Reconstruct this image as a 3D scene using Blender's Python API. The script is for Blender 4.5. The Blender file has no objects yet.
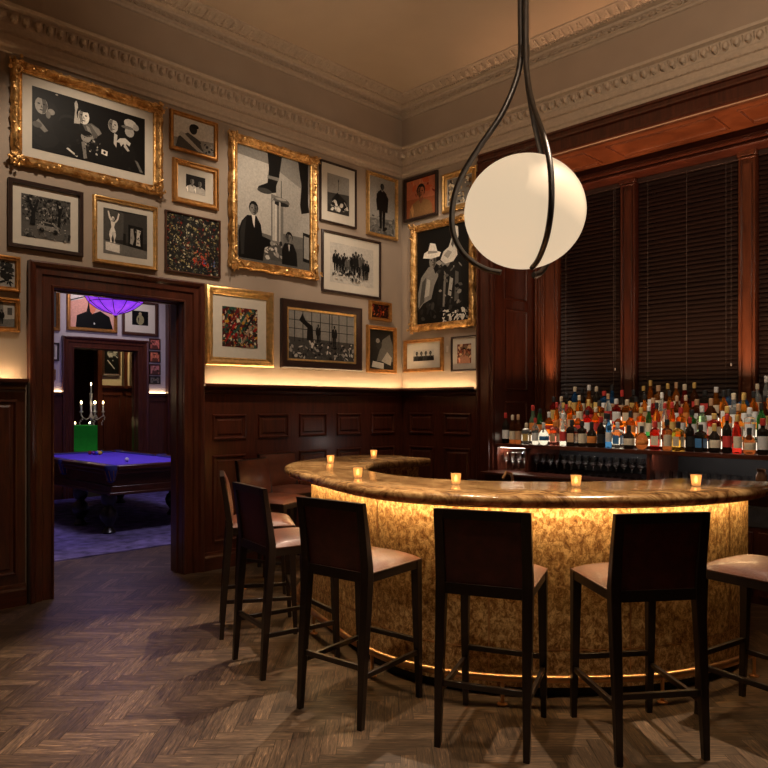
import bpy, bmesh, math, random
from mathutils import Vector, Matrix, Euler
rnd = random.Random(7)
sc = bpy.context.scene
COL = sc.collection
PI = math.pi

# ---------------------------------------------------------------- colour and materials
def s2l(c):
    return tuple(((v/12.92) if v <= .04045 else ((v+.055)/1.055)**2.4) for v in c)

def newmat(name):
    m = bpy.data.materials.new(name); m.use_nodes = True
    nt = m.node_tree
    return m, nt, nt.nodes['Principled BSDF']

def ramp(nt, fac, stops):
    r = nt.nodes.new('ShaderNodeValToRGB')
    e = r.color_ramp.elements
    while len(e) > 1: e.remove(e[-1])
    e[0].position = stops[0][0]; e[0].color = (*stops[0][1], 1)
    for p, c in stops[1:]:
        k = e.new(p); k.color = (*c, 1)
    nt.links.new(fac, r.inputs['Fac'])
    return r.outputs['Color']

def coords(nt, scale=(1, 1, 1), kind='Object'):
    t = nt.nodes.new('ShaderNodeTexCoord'); mp = nt.nodes.new('ShaderNodeMapping')
    mp.inputs['Scale'].default_value = scale
    nt.links.new(t.outputs[kind], mp.inputs['Vector'])
    return mp.outputs['Vector']

def noise(nt, vec, scale, detail=4, rough=.5, dist=0.):
    n = nt.nodes.new('ShaderNodeTexNoise')
    n.inputs['Scale'].default_value = scale; n.inputs['Detail'].default_value = detail
    n.inputs['Roughness'].default_value = rough; n.inputs['Distortion'].default_value = dist
    if vec is not None: nt.links.new(vec, n.inputs['Vector'])
    return n.outputs['Fac']

def bump(nt, b, fac, strength, dist=.01):
    n = nt.nodes.new('ShaderNodeBump'); n.inputs['Strength'].default_value = strength
    n.inputs['Distance'].default_value = dist
    nt.links.new(fac, n.inputs['Height']); nt.links.new(n.outputs['Normal'], b.inputs['Normal'])

def simple(name, col, rough=.5, metal=0., coat=0., var=.12, bs=0., nscale=18, spec=.5, bscale=60):
    m, nt, b = newmat(name)
    v = coords(nt)
    f = noise(nt, v, nscale)
    a = tuple(max(0, c*(1-var)) for c in col); d = tuple(c*(1+var) for c in col)
    nt.links.new(ramp(nt, f, [(.3, a), (.7, d)]), b.inputs['Base Color'])
    b.inputs['Roughness'].default_value = rough; b.inputs['Metallic'].default_value = metal
    b.inputs['Coat Weight'].default_value = coat; b.inputs['Coat Roughness'].default_value = .12
    b.inputs['Specular IOR Level'].default_value = spec
    if bs: bump(nt, b, noise(nt, v, bscale), bs)
    return m

def wood(name, c0, c1, rough=.3, coat=.3, scale=(14, 14, 1.4), bs=.08):
    m, nt, b = newmat(name)
    v = coords(nt, scale)
    f = noise(nt, v, 2.2, 7, .62, .8)
    nt.links.new(ramp(nt, f, [(.28, c0), (.72, c1)]), b.inputs['Base Color'])
    b.inputs['Roughness'].default_value = rough
    b.inputs['Coat Weight'].default_value = coat; b.inputs['Coat Roughness'].default_value = .18
    bump(nt, b, f, bs, .004)
    return m

def emis(name, col, strength):
    m, nt, b = newmat(name)
    b.inputs['Base Color'].default_value = (*col, 1)
    b.inputs['Emission Color'].default_value = (*col, 1)
    b.inputs['Emission Strength'].default_value = strength
    return m

def glass(name, col, rough=.03, trans=1., tint=0.):
    m, nt, b = newmat(name)
    b.inputs['Base Color'].default_value = (*col, 1)
    b.inputs['Transmission Weight'].default_value = trans
    b.inputs['Roughness'].default_value = rough; b.inputs['IOR'].default_value = 1.45
    return m

M_ = {}
M_['wall'] = simple('taupe_plaster', (.355, .272, .205), .75, var=.05, bs=.05, nscale=3)
M_['ceil'] = simple('ceiling_plaster', (.47, .365, .27), .8, var=.04, nscale=2)
M_['mould'] = simple('plaster_mould', (.47, .37, .28), .6, var=.08, nscale=30, bs=.1)
M_['mahog'] = wood('mahogany', (.034, .0080, .0046), (.105, .025, .0115))
M_['mahog_h'] = wood('mahogany_long', (.034, .0080, .0046), (.105, .025, .0115), scale=(1.4, 1.4, 14))
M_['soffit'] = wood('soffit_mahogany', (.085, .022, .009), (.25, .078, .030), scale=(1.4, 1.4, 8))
M_['ebony'] = wood('ebonised_wood', (.007, .004, .003), (.018, .0095, .0065), .33, .2, scale=(20, 20, 2))
def m_gilt():
    m, nt, b = newmat('gilt')
    v = coords(nt); f = noise(nt, v, 16, 4, .6, .6)
    nt.links.new(ramp(nt, f, [(.34, (.36, .17, .05)), (.50, (.66, .37, .125)), (.64, (.92, .60, .26))]), b.inputs['Base Color'])
    b.inputs['Metallic'].default_value = .85; b.inputs['Roughness'].default_value = .34
    bump(nt, b, noise(nt, v, 60, 3, .5), .35, .01)
    return m
M_['gold'] = m_gilt()
M_['gold2'] = simple('pale_gilt', (.78, .50, .20), .32, .9, var=.2, bs=.2, nscale=30)
M_['goldwood'] = simple('gilt_wood', (.50, .24, .07), .38, .75, var=.25, bs=.2, nscale=25)
M_['brownframe'] = wood('brown_frame', (.035, .012, .007), (.085, .03, .016), .35)
M_['blackframe'] = simple('black_frame', (.026, .012, .009), .3, var=.2)
M_['mat'] = simple('mat_board', (.60, .54, .45), .85, var=.03)
M_['leather'] = simple('brown_leather', (.085, .021, .0085), .48, coat=.08, var=.35, bs=.25, nscale=9, bscale=110)
M_['oxblood'] = simple('oxblood_leather', (.065, .009, .008), .42, coat=.2, var=.3, bs=.2, bscale=120)
M_['piping'] = simple('dark_piping', (.08, .03, .02), .4)
M_['brass'] = simple('brushed_brass', (.80, .46, .22), .28, 1., var=.12)
M_['steel'] = simple('dark_steel', (.16, .18, .22), .35, .8, var=.2)
M_['gun'] = simple('gunmetal', (.11, .10, .095), .38, .85, var=.15)
M_['black'] = simple('matt_black', (.008, .007, .007), .6)
M_['globe'] = emis('opal_glass', (1., .76, .50), .63)
_b = M_['globe'].node_tree.nodes['Principled BSDF']; _b.inputs['Roughness'].default_value = .5; _b.inputs['Specular IOR Level'].default_value = .2; _b.inputs['Base Color'].default_value = (.42, .34, .25, 1)
M_['led'] = emis('led_strip', (1., .66, .34), 46)
M_['ledbar'] = emis('led_bar_strip', (1., .70, .34), 62)
M_['ledw'] = emis('led_cool_strip', (1., .84, .66), 14)
M_['ledp'] = emis('backlit_step', (1., .82, .62), 1.5)
M_['ledroom'] = emis('led_room_strip', (1., .70, .36), 14)
M_['flame'] = emis('flame', (1., .70, .32), 26)
M_['glowing_wax'] = emis('glowing_amber', (1., .42, .12), .42)  # candlelight in the cup put into the material as an amber emission
_b = M_['glowing_wax'].node_tree.nodes['Principled BSDF']; _b.inputs['Transmission Weight'].default_value = .9; _b.inputs['Roughness'].default_value = .35; _b.inputs['Base Color'].default_value = (1, .62, .28, 1)
M_['clear'] = glass('clear_glass', (.96, .97, .98))
M_['night'] = simple('night_glass', (.01, .012, .02), .08, var=.1)
M_['rug'] = simple('violet_rug', (.17, .135, .33), .95, var=.55, bs=.8, nscale=7, bscale=200)
M_['roomwall'] = simple('lilac_plaster', (.50, .44, .46), .8, var=.03)
M_['felt'] = simple('violet_felt', (.13, .06, .62), .9, var=.06)
M_['feltb'] = simple('blue_felt', (.035, .04, .20), .9, var=.06)
M_['green'] = simple('green_felt', (.010, .36, .02), .9, var=.08)
M_['white'] = simple('white_gloss', (.8, .8, .8), .15)
M_['crystal'] = simple('crystal', (.75, .70, .66), .1, .2)
M_['blind'] = wood('blind_slat', (.022, .011, .009), (.042, .021, .017), .42, .08, scale=(1.2, 14, 14))
M_['cord'] = simple('blind_cord', (.10, .075, .065), .7)

def m_print():
    m, nt, b = newmat('photo_print')
    a = nt.nodes.new('ShaderNodeAttribute'); a.attribute_name = 'Col'
    nz = noise(nt, coords(nt, (1, 1, 1)), 55, 6, .7)
    c = ramp(nt, nz, [(.3, (.78, .78, .78)), (.7, (1.18, 1.18, 1.18))])
    mx = nt.nodes.new('ShaderNodeMix'); mx.data_type = 'RGBA'; mx.blend_type = 'MULTIPLY'
    mx.inputs['Factor'].default_value = 1
    nt.links.new(a.outputs['Color'], mx.inputs[6]); nt.links.new(c, mx.inputs[7])
    nt.links.new(mx.outputs[2], b.inputs['Base Color'])
    b.inputs['Roughness'].default_value = .4; b.inputs['Specular IOR Level'].default_value = .25
    return m
M_['print'] = m_print()

def m_floor():
    m, nt, b = newmat('oak_parquet')
    a = nt.nodes.new('ShaderNodeAttribute'); a.attribute_name = 'Col'
    uv = nt.nodes.new('ShaderNodeUVMap'); uv.uv_map = 'UVMap'
    mp = nt.nodes.new('ShaderNodeMapping'); mp.inputs['Scale'].default_value = (3.0, 34, 1)
    nt.links.new(uv.outputs['UV'], mp.inputs['Vector'])
    f = noise(nt, mp.outputs['Vector'], 2.0, 6, .65, 1.6)
    c = ramp(nt, f, [(.34, (.30, .28, .26)), (.5, (.80, .78, .74)), (.60, (1.2, 1.15, 1.08)), (.70, (2.5, 2.35, 2.1))])
    mx = nt.nodes.new('ShaderNodeMix'); mx.data_type = 'RGBA'; mx.blend_type = 'MULTIPLY'
    mx.inputs['Factor'].default_value = 1
    nt.links.new(a.outputs['Color'], mx.inputs[6]); nt.links.new(c, mx.inputs[7])
    nt.links.new(mx.outputs[2], b.inputs['Base Color'])
    b.inputs['Roughness'].default_value = .46; b.inputs['Specular IOR Level'].default_value = .35
    bump(nt, b, f, .15, .003)
    return m
M_['floor'] = m_floor()

def m_goldleaf():
    m, nt, b = newmat('gold_leaf_stone')
    v = coords(nt, (1, 1, .8))
    f = noise(nt, v, 34, 10, .85, .5)
    g = noise(nt, v, 3.2, 3)
    nt.links.new(ramp(nt, f, [(.40, (.15, .055, .010)), (.49, (.50, .24, .065)), (.57, (.95, .66, .30))]), b.inputs['Base Color'])
    b.inputs['Roughness'].default_value = .42; b.inputs['Metallic'].default_value = .2
    bump(nt, b, f, .8, .012)
    return m
M_['leaf'] = m_goldleaf()

def m_marble():
    m, nt, b = newmat('amber_marble')
    v = coords(nt, (1.1, 2.6, 2.6))
    f = noise(nt, v, 4.2, 10, .74, 1.6)
    nt.links.new(ramp(nt, f, [(.34, (.06, .024, .008)), (.46, (.24, .12, .042)), (.55, (.44, .25, .095)), (.70, (.66, .42, .18))]), b.inputs['Base Color'])
    b.inputs['Roughness'].default_value = .16
    return m
M_['marble'] = m_marble()

def m_shade():
    m, nt, b = newmat('purple_shade_glass')
    v = coords(nt)
    f = noise(nt, v, 9, 3)
    c = ramp(nt, f, [(.3, (.20, .03, .72)), (.7, (.42, .07, .95))])
    nt.links.new(c, b.inputs['Base Color']); nt.links.new(c, b.inputs['Emission Color'])
    b.inputs['Emission Strength'].default_value = .85; b.inputs['Roughness'].default_value = .2
    return m
M_['shade'] = m_shade()

# ---------------------------------------------------------------- mesh builder
class MB:
    def __init__(s): s.v = []; s.f = []; s.c = []; s.uv = []
    def add(s, vs, fs, col=None):
        o = len(s.v); s.v += [tuple(x) for x in vs]
        for f in fs:
            s.f.append([o+i for i in f]); s.c.append(col)
        return s
    def box(s, x0, x1, y0, y1, z0, z1, col=None):
        return s.add([(x0,y0,z0),(x1,y0,z0),(x1,y1,z0),(x0,y1,z0),(x0,y0,z1),(x1,y0,z1),(x1,y1,z1),(x0,y1,z1)],
              [(3,2,1,0),(4,5,6,7),(0,1,5,4),(1,2,6,5),(2,3,7,6),(3,0,4,7)], col)
    def tube(s, pts, r, seg=8, cap=True, flat=None, closed=False):
        pts = [Vector(p) for p in pts]; n = len(pts)
        rs = r if isinstance(r, (list, tuple)) else [r]*n
        rings = []; up0 = None
        for i, p in enumerate(pts):
            if closed: t = pts[(i+1) % n]-pts[i-1]
            else: t = pts[min(i+1, n-1)]-pts[max(i-1, 0)]
            t.normalize()
            if up0 is None:
                up0 = Vector((0, 0, 1)) if abs(t.z) < .9 else Vector((1, 0, 0))
            a = t.cross(up0)
            if a.length < 1e-5: a = t.orthogonal()
            a.normalize(); bvec = a.cross(t).normalized(); up0 = bvec
            rx, ry = (rs[i], rs[i]) if flat is None else (rs[i]*flat[0], rs[i]*flat[1])
            rings.append([p+a*math.cos(2*PI*k/seg)*rx+bvec*math.sin(2*PI*k/seg)*ry for k in range(seg)])
        vs = [q for rg in rings for q in rg]; fs = []
        for i in range(n if closed else n-1):
            j = (i+1) % n
            for k in range(seg):
                fs.append((i*seg+k, i*seg+(k+1) % seg, j*seg+(k+1) % seg, j*seg+k))
        if cap and not closed:
            fs.append(tuple(range(seg))[::-1]); fs.append(tuple((n-1)*seg+k for k in range(seg)))
        return s.add(vs, fs)
    def lathe(s, prof, c=(0, 0, 0), seg=16, cap=True, sx=1., sy=1., ph=0.):
        vs = []; fs = []; n = len(prof)
        for r, z in prof:
            for k in range(seg):
                a = 2*PI*k/seg+ph
                vs.append((c[0]+r*math.cos(a)*sx, c[1]+r*math.sin(a)*sy, c[2]+z))
        for i in range(n-1):
            for k in range(seg):
                fs.append((i*seg+k, i*seg+(k+1) % seg, (i+1)*seg+(k+1) % seg, (i+1)*seg+k))
        if cap:
            fs.append(tuple(range(seg))[::-1]); fs.append(tuple((n-1)*seg+k for k in range(seg)))
        return s.add(vs, fs)
    def ball(s, c, rx, ry=None, rz=None, seg=12, rings=8):
        ry = rx if ry is None else ry; rz = rx if rz is None else rz
        vs = [(c[0], c[1], c[2]-rz)]; fs = []
        for i in range(1, rings):
            a = -PI/2+PI*i/rings
            for k in range(seg):
                t = 2*PI*k/seg
                vs.append((c[0]+rx*math.cos(a)*math.cos(t), c[1]+ry*math.cos(a)*math.sin(t), c[2]+rz*math.sin(a)))
        vs.append((c[0], c[1], c[2]+rz)); L = len(vs)-1
        for k in range(seg):
            fs.append((0, 1+(k+1) % seg, 1+k))
            b0 = 1+(rings-2)*seg
            fs.append((L, b0+k, b0+(k+1) % seg))
            for i in range(rings-2):
                q = 1+i*seg
                fs.append((q+k, q+(k+1) % seg, q+seg+(k+1) % seg, q+seg+k))
        return s.add(vs, fs)
    def grid(s, rows, close_u=False, close_v=False):
        n = len(rows); m = len(rows[0]); vs = [p for r in rows for p in r]; fs = []
        for i in range(n if close_u else n-1):
            for k in range(m if close_v else m-1):
                i2 = (i+1) % n; k2 = (k+1) % m
                fs.append((i*m+k, i*m+k2, i2*m+k2, i2*m+k))
        return s.add(vs, fs)
    def build(s, name, mat, parent=None, smooth=False, bevel=0., angle=35, loc=None, fix=True):
        me = bpy.data.meshes.new(name); me.from_pydata(s.v, [], s.f)
        if fix:
            bm = bmesh.new(); bm.from_mesh(me); bmesh.ops.recalc_face_normals(bm, faces=bm.faces); bm.to_mesh(me); bm.free()
        me.materials.append(M_[mat] if isinstance(mat, str) else mat)
        if any(c is not None for c in s.c):
            ca = me.color_attributes.new('Col', 'FLOAT_COLOR', 'CORNER')
            for p in me.polygons:
                c = s.c[p.index] or (0, 0, 0)
                for li in p.loop_indices: ca.data[li].color = (*c, 1)
        if smooth:
            for p in me.polygons: p.use_smooth = True
            me.set_sharp_from_angle(angle=math.radians(angle))
        o = bpy.data.objects.new(name, me); COL.objects.link(o)
        if parent is not None: o.parent = parent
        if loc: o.location = loc
        if bevel:
            b = o.modifiers.new('bevel', 'BEVEL'); b.width = bevel; b.segments = 2; b.limit_method = 'ANGLE'
            for p in me.polygons: p.use_smooth = True
            me.set_sharp_from_angle(angle=math.radians(40)); b.harden_normals = False
        return o

def tag(o, label, cat, group=None):
    o['label'] = label; o['category'] = cat
    if group: o['group'] = group
    return o
def thing(name, label, cat, loc=(0, 0, 0), rz=0., group=None):
    o = bpy.data.objects.new(name, None); COL.objects.link(o); o.empty_display_size = .1
    o.location = loc; o.rotation_euler = (0, 0, rz)
    return tag(o, label, cat, group)
def struct(name, mb, mat, parent=None, **k):
    o = mb.build(name, mat, parent, **k)
    if parent is None: o['kind'] = 'structure'
    return o
def dup(root, loc, rz, label, group=None):
    kids = {}
    for o in list(COL.objects):
        if o.parent is not None: kids.setdefault(o.parent.name, []).append(o)
    r = root.copy(); COL.objects.link(r); r.location = loc; r.rotation_euler = (0, 0, rz); r['label'] = label
    if group: r['group'] = group
    for ch in kids.get(root.name, []):
        c = ch.copy(); COL.objects.link(c); c.parent = r
        for g in kids.get(ch.name, []):
            d = g.copy(); COL.objects.link(d); d.parent = c
    return r

def catmull(pts, n, closed=False):
    P = [Vector(p) for p in pts]; out = []
    P2 = [P[0]*2-P[1]]+P+[P[-1]*2-P[-2]]
    for i in range(1, len(P2)-2):
        for k in range(n):
            t = k/n; a, b, c, d = P2[i-1:i+3]
            out.append(.5*((2*b)+(c-a)*t+(2*a-5*b+4*c-d)*t*t+(3*b-a-3*c+d)*t**3))
    out.append(P[-1]); return out
def resample(pts, n):
    L = [0]
    for i in range(1, len(pts)): L.append(L[-1]+(pts[i]-pts[i-1]).length)
    out = []; j = 0
    for k in range(n):
        t = L[-1]*k/(n-1)
        while j < len(L)-2 and L[j+1] < t: j += 1
        f = (t-L[j])/max(1e-9, L[j+1]-L[j]); out.append(pts[j].lerp(pts[j+1], min(1, f)))
    return out
def offset(pts, d):       # +d moves to the left of travel
    out = []
    for i, p in enumerate(pts):
        t = pts[min(i+1, len(pts)-1)]-pts[max(i-1, 0)]; t.normalize()
        out.append(p+Vector((-t.y, t.x, 0))*d)
    return out

# ================================================================ CAMERA
H = 1.55; YAW = math.radians(45.16); CX, CY = 5.977, -6.251
cd = bpy.data.cameras.new('camera'); cam = bpy.data.objects.new('camera', cd); COL.objects.link(cam)
cam.location = (CX, CY, H); cam.rotation_euler = (PI/2, 0, YAW)
cd.sensor_width = 36; cd.lens = 714/768*36; cd.shift_y = -(384-406)/768; cd.clip_start = .05
sc.camera = cam

# ================================================================ SHELL
CEIL = 5.18
XW, YW = 9.2, -9.6            # far sides of the bar room, behind the camera
# floor: herringbone parquet, one plank = one quad, laid at 45 degrees to the walls
def floor():
    W, L = .072, .36
    v = []; f = []; cols = []; uvs = []
    ca, sa = math.cos(YAW), math.sin(YAW)
    g = .0012
    def plank(x0, y0, x1, y1, hor):
        q = [(x0+g, y0+g), (x1-g, y0+g), (x1-g, y1-g), (x0+g, y1-g)]
        w = [(p[0]*ca-p[1]*sa, p[0]*sa+p[1]*ca) for p in q]
        mx = sum(p[0] for p in w)/4; my = sum(p[1] for p in w)/4
        if mx < -6.2 or mx > XW+.2 or my < YW-.2 or my > 2.0: return
        if my > .9 and mx > 0: return
        o = len(v); v.extend([(a, b, 0.) for a, b in w]); f.append((o, o+1, o+2, o+3))
        t = rnd.random(); t = t**1.3
        base = (.070+.085*t, .043+.056*t, .026+.035*t)
        cols.append(base); r1, r2 = rnd.random()*40, rnd.random()*40
        if hor: uvs.append([(r1, r2), (r1+L, r2), (r1+L, r2+W), (r1, r2+W)])
        else: uvs.append([(r1, r2), (r1, r2+W), (r1+L, r2+W), (r1+L, r2)])
    for i in range(-200, 200):
        for j in range(-36, 37):
            ox = i*W+j*L; oy = i*W-j*L
            if abs(ox) > 16 or abs(oy) > 16: continue
            plank(ox, oy, ox+L, oy+W, True)
            plank(ox, oy+W, ox+W, oy+W+L, False)
    o = len(v)
    v.extend([(-6.4, YW-.2, -.004), (XW+.2, YW-.2, -.004), (XW+.2, 2.2, -.004), (-6.4, 2.2, -.004)]); f.append((o, o+1, o+2, o+3))
    v.extend([(-10.5, -4, -.003), (-6.19, -4, -.003), (-6.19, 2.2, -.003), (-10.5, 2.2, -.003)]); f.append((o+4, o+5, o+6, o+7))
    cols += [(.008, .005, .004), (.03, .02, .014)]; uvs += [[(0, 0)]*4, [(0, 0), (4, 0), (4, 6), (0, 6)]]
    me = bpy.data.meshes.new('floor'); me.from_pydata(v, [], f); me.materials.append(M_['floor'])
    c_ = me.color_attributes.new('Col', 'FLOAT_COLOR', 'CORNER'); u_ = me.uv_layers.new(name='UVMap')
    for p in me.polygons:
        for k, li in enumerate(p.loop_indices):
            c_.data[li].color = (*cols[p.index], 1); u_.data[li].uv = uvs[p.index][k]
    ob = bpy.data.objects.new('floor', me); COL.objects.link(ob); ob['kind'] = 'structure'
floor()

DY0, DY1, DZ = -4.084, -2.928, 2.505      # doorway in the left wall
AX0, AX1 = 1.36, 6.6                      # alcove behind the bar
AH, AD = 4.07, .86
w = MB(); w.box(-.2, 0, YW, DY0, 0, CEIL); w.box(-.2, 0, DY1, 2.2, 0, CEIL); w.box(-.2, 0, DY0, DY1, DZ, CEIL)
struct('wall_left', w, 'wall')
w = MB(); w.box(0, AX0, 0, 1.1, 0, CEIL); w.box(AX1, XW, 0, 1.1, 0, CEIL); w.box(AX0, AX1, 0, 1.1, AH, CEIL)
struct('wall_back', w, 'wall')
w = MB(); w.box(AX0, AX1, 1.0, 1.1, 0, AH)
struct('wall_alcove', w, 'mahog')
struct('wall_right', MB().box(XW, XW+.2, YW-.2, 1.1, 0, CEIL), 'wall')
struct('wall_front', MB().box(-.2, XW, YW-.2, YW, 0, CEIL), 'wall')
struct('ceiling', MB().box(-.2, XW+.2, YW-.2, 1.1, CEIL, CEIL+.15), 'ceil')

def corner_run(mb, prof, y_end=YW, x_end=XW, closed=False):
    """prof: (outset, z) swept along the left wall, round the corner and along the back wall"""
    rows = []
    for u, z in prof: rows.append([(u, y_end, z), (u, -u, z), (x_end, -u, z)])
    mb.grid(rows)
def egg_row(mb, z, u, pitch, rx, rz, ry, left_to=YW, right_to=XW, kind='egg'):
    y = -u-pitch/2
    def unit(ax, pos):
        def P(a, o, h):   # a along wall, o outset, h height
            return (u+o, pos+a, z+h) if ax == 'y' else (pos+a, -u-o, z+h)
        if kind == 'egg':
            vs = [P(0, ry, rz*.1)]; n = 8
            for k in range(n):
                t = 2*PI*k/n; vs.append(P(math.cos(t)*rx, 0, math.sin(t)*rz))
            mid = [P(math.cos(2*PI*k/n)*rx*.65, ry*.8, math.sin(2*PI*k/n)*rz*.65) for k in range(n)]
            vs += mid; fs = []
            for k in range(n):
                fs.append((1+k, 1+(k+1) % n, 9+(k+1) % n, 9+k)); fs.append((9+k, 9+(k+1) % n, 0))
            mb.add(vs, fs)
            d = pitch/2; mb.add([P(d-.006, 0, rz), P(d+.006, 0, rz), P(d, ry*.7, rz*.8), P(d, .0, -rz)], [(0, 1, 2), (0, 2, 3), (1, 3, 2)])
        elif kind == 'leaf':
            for sg in (-1, 1):
                for hh, ww in ((-.5, .9), (.1, .75), (.65, .5)):
                    mb.add([P(0, 0, rz*(hh-.35)), P(sg*rx*ww, ry, rz*(hh+.15)), P(sg*rx*ww*.5, ry*.9, rz*(hh+.4)), P(0, ry*.3, rz*(hh+.15))], [(0, 1, 2, 3)])
            mb.add([P(-rx*.12, 0, -rz), P(rx*.12, 0, -rz), P(rx*.16, ry, rz), P(-rx*.16, ry, rz)], [(0, 1, 2, 3)])
        elif kind == 'dentil':
            mb.add([P(-rx, 0, -rz), P(rx, 0, -rz), P(rx, 0, rz), P(-rx, 0, rz), P(-rx, ry, -rz), P(rx, ry, -rz), P(rx, ry, rz), P(-rx, ry, rz)],
                   [(4, 5, 6, 7), (0, 1, 5, 4), (1, 2, 6, 5), (2, 3, 7, 6), (3, 0, 4, 7)])
        elif kind == 'swag':
            pts = [P(math.cos(a)*rx, ry*(.3+.7*abs(math.sin(a*2))), math.sin(a*2)*rz) for a in [PI*k/8*2 for k in range(9)]]
            for a in range(8):
                p, q = Vector(pts[a]), Vector(pts[a+1]); mb.tube([p, (p+q)/2, q], rz*.32, 4, cap=False)
    while y > left_to: unit('y', y); y -= pitch
    x = u+pitch/2
    while x < right_to: unit('x', x); x += pitch
# lower cornice (picture rail height): z 4.29 to 4.64
m = MB(); corner_run(m, [(0, 4.285), (.022, 4.29), (.026, 4.32), (.045, 4.335), (.05, 4.355), (.03, 4.362), (.03, 4.378), (.016, 4.385), (.016, 4.425), (.028, 4.43), (.028, 4.445), (.020, 4.45), (.022, 4.49), (.03, 4.50), (.045, 4.60), (.085, 4.615), (.09, 4.64), (.0, 4.642)])
egg_row(m, 4.548, .030, .088, .030, .044, .050)
egg_row(m, 4.438, .024, .026, .007, .007, .014, kind='dentil')
struct('trim_1', m, 'mould')
# upper cornice: z 5.02 to ceiling
m = MB(); corner_run(m, [(0, 5.0), (.02, 5.005), (.03, 5.02), (.05, 5.03), (.06, 5.065), (.085, 5.075), (.09, 5.095), (.13, 5.10), (.14, 5.115), (.17, 5.118), (.245, 5.165), (.26, 5.168), (.26, 5.18)])
egg_row(m, 5.048, .052, .13, .056, .019, .034, kind='swag')
egg_row(m, 5.108, .135, .03, .009, .008, .022, kind='dentil')
m2 = MB()
def leafband():
    # leaves on the sloping face (outset .17-.245, z 5.118-5.165)
    for ax in ('y', 'x'):
        pos = .24
        while pos < (9.4 if ax == 'y' else 9.0):
            def P(a, t, o):
                u = .168+.078*t+o*.5; z = 5.117+.048*t-o*.75
                return (u, -pos+a, z) if ax == 'y' else (pos+a, -u, z)
            for sg in (-1, 1):
                for t0, wd in ((.05, .036), (.35, .030), (.65, .020)):
                    m2.add([P(0, t0, .002), P(sg*wd, t0+.12, .034), P(sg*wd*.85, t0+.3, .034), P(0, t0+.2, .004)], [(0, 1, 2, 3)])
            m2.add([P(-.005, 0, .020), P(.005, 0, .020), P(.008, 1, .034), P(-.008, 1, .034)], [(0, 1, 2, 3)])
            pos += .095
leafband()
o_ = len(m.v)
m.v += m2.v; m.f += [[i+o_ for i in f] for f in m2.f]; m.c += m2.c
struct('trim_2', m, 'mould')

# ---------------------------------------------------------------- wainscot
def wpanel(mb, ax, a0, a1, z0, z1, base=.03, side=1):
    """raised panel with a stepped moulding; ax='L' on the left wall (x=0), 'R' on the back wall (y=0)"""
    rings = [(0, base), (.004, base+.014), (.016, base+.016), (.026, base+.002), (.034, base-.006), (.060, base+.008), (.064, base+.008)]
    rows = []
    for t, d in rings:
        pts = [(a0+t, z0+t), (a1-t, z0+t), (a1-t, z1-t), (a0+t, z1-t)]
        rows.append([(d, a, z) if ax == 'L' else (a, -d, z) for a, z in pts])
    mb.grid(rows, close_v=True)
    mb.add(rows[-1], [(0, 1, 2, 3)])
CAPP = [(.0, 1.655), (.038, 1.66), (.045, 1.672), (.034, 1.68), (.036, 1.70), (.05, 1.715), (.105, 1.725), (.115, 1.735), (.115, 1.760), (.095, 1.760), (.092, 1.738), (.0, 1.738)]
m = MB()
m.box(0, .03, -2.745, -.03, .0, 1.70); m.box(.0, 1.16, -.03, 0, 0, 1.70)
for a, b in ((-2.631, -2.255), (-2.115, -1.731), (-1.596, -1.219), (-1.072, -.706), (-.554, -.161)):
    wpanel(m, 'L', a, b, 1.225, 1.47); wpanel(m, 'L', a, b, .25, 1.08)
for a, b in ((.154, .54), (.685, 1.079)):
    wpanel(m, 'R', a, b, 1.225, 1.47); wpanel(m, 'R', a, b, .25, 1.08)
struct('trim_3', m, 'mahog')
m = MB(); m.box(0, .03, YW, -4.30, 0, 1.70)
yy = -4.36
while yy > YW+1: wpanel(m, 'L', yy-1.15, yy, .235, 1.60); yy -= 1.3
struct('trim_4', m, 'mahog')
m = MB(); corner_run(m, CAPP, -2.745, 1.17)
rows = [[(u, YW, z), (u, -4.30, z)] for u, z in CAPP]; m.grid(rows)
struct('trim_5', m, 'mahog_h')
BP = [(.03, 0), (.062, .0), (.062, .12), (.056, .135), (.046, .14), (.042, .165), (.03, .17)]
m = MB(); rows = [[(u, -2.745, z), (u, -u, z), (1.17, -u, z)] for u, z in BP]; m.grid(rows)
rows = [[(u, YW, z), (u, -4.30, z)] for u, z in BP]; m.grid(rows)
struct('baseboard_left', m, 'mahog_h')
# cove light: a strip lying in the ledge behind the wainscot cap
led = []
m = MB(); m.box(.060, .085, -2.69, -.09, 1.739, 1.745); tag(m.build('cove_light_strip', 'led'), 'warm light strip in the ledge above the panelling right of the doorway', 'light strip')
m = MB(); m.box(.09, 1.12, -.085, -.060, 1.739, 1.745); tag(m.build('cove_light_strip', 'led'), 'warm light strip above the panelling, on the short wall beside the bar alcove', 'light strip')
m = MB(); m.box(.060, .085, YW, -4.35, 1.739, 1.745); tag(m.build('cove_light_strip', 'led'), 'warm light strip above the panelling left of the doorway', 'light strip')

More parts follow.
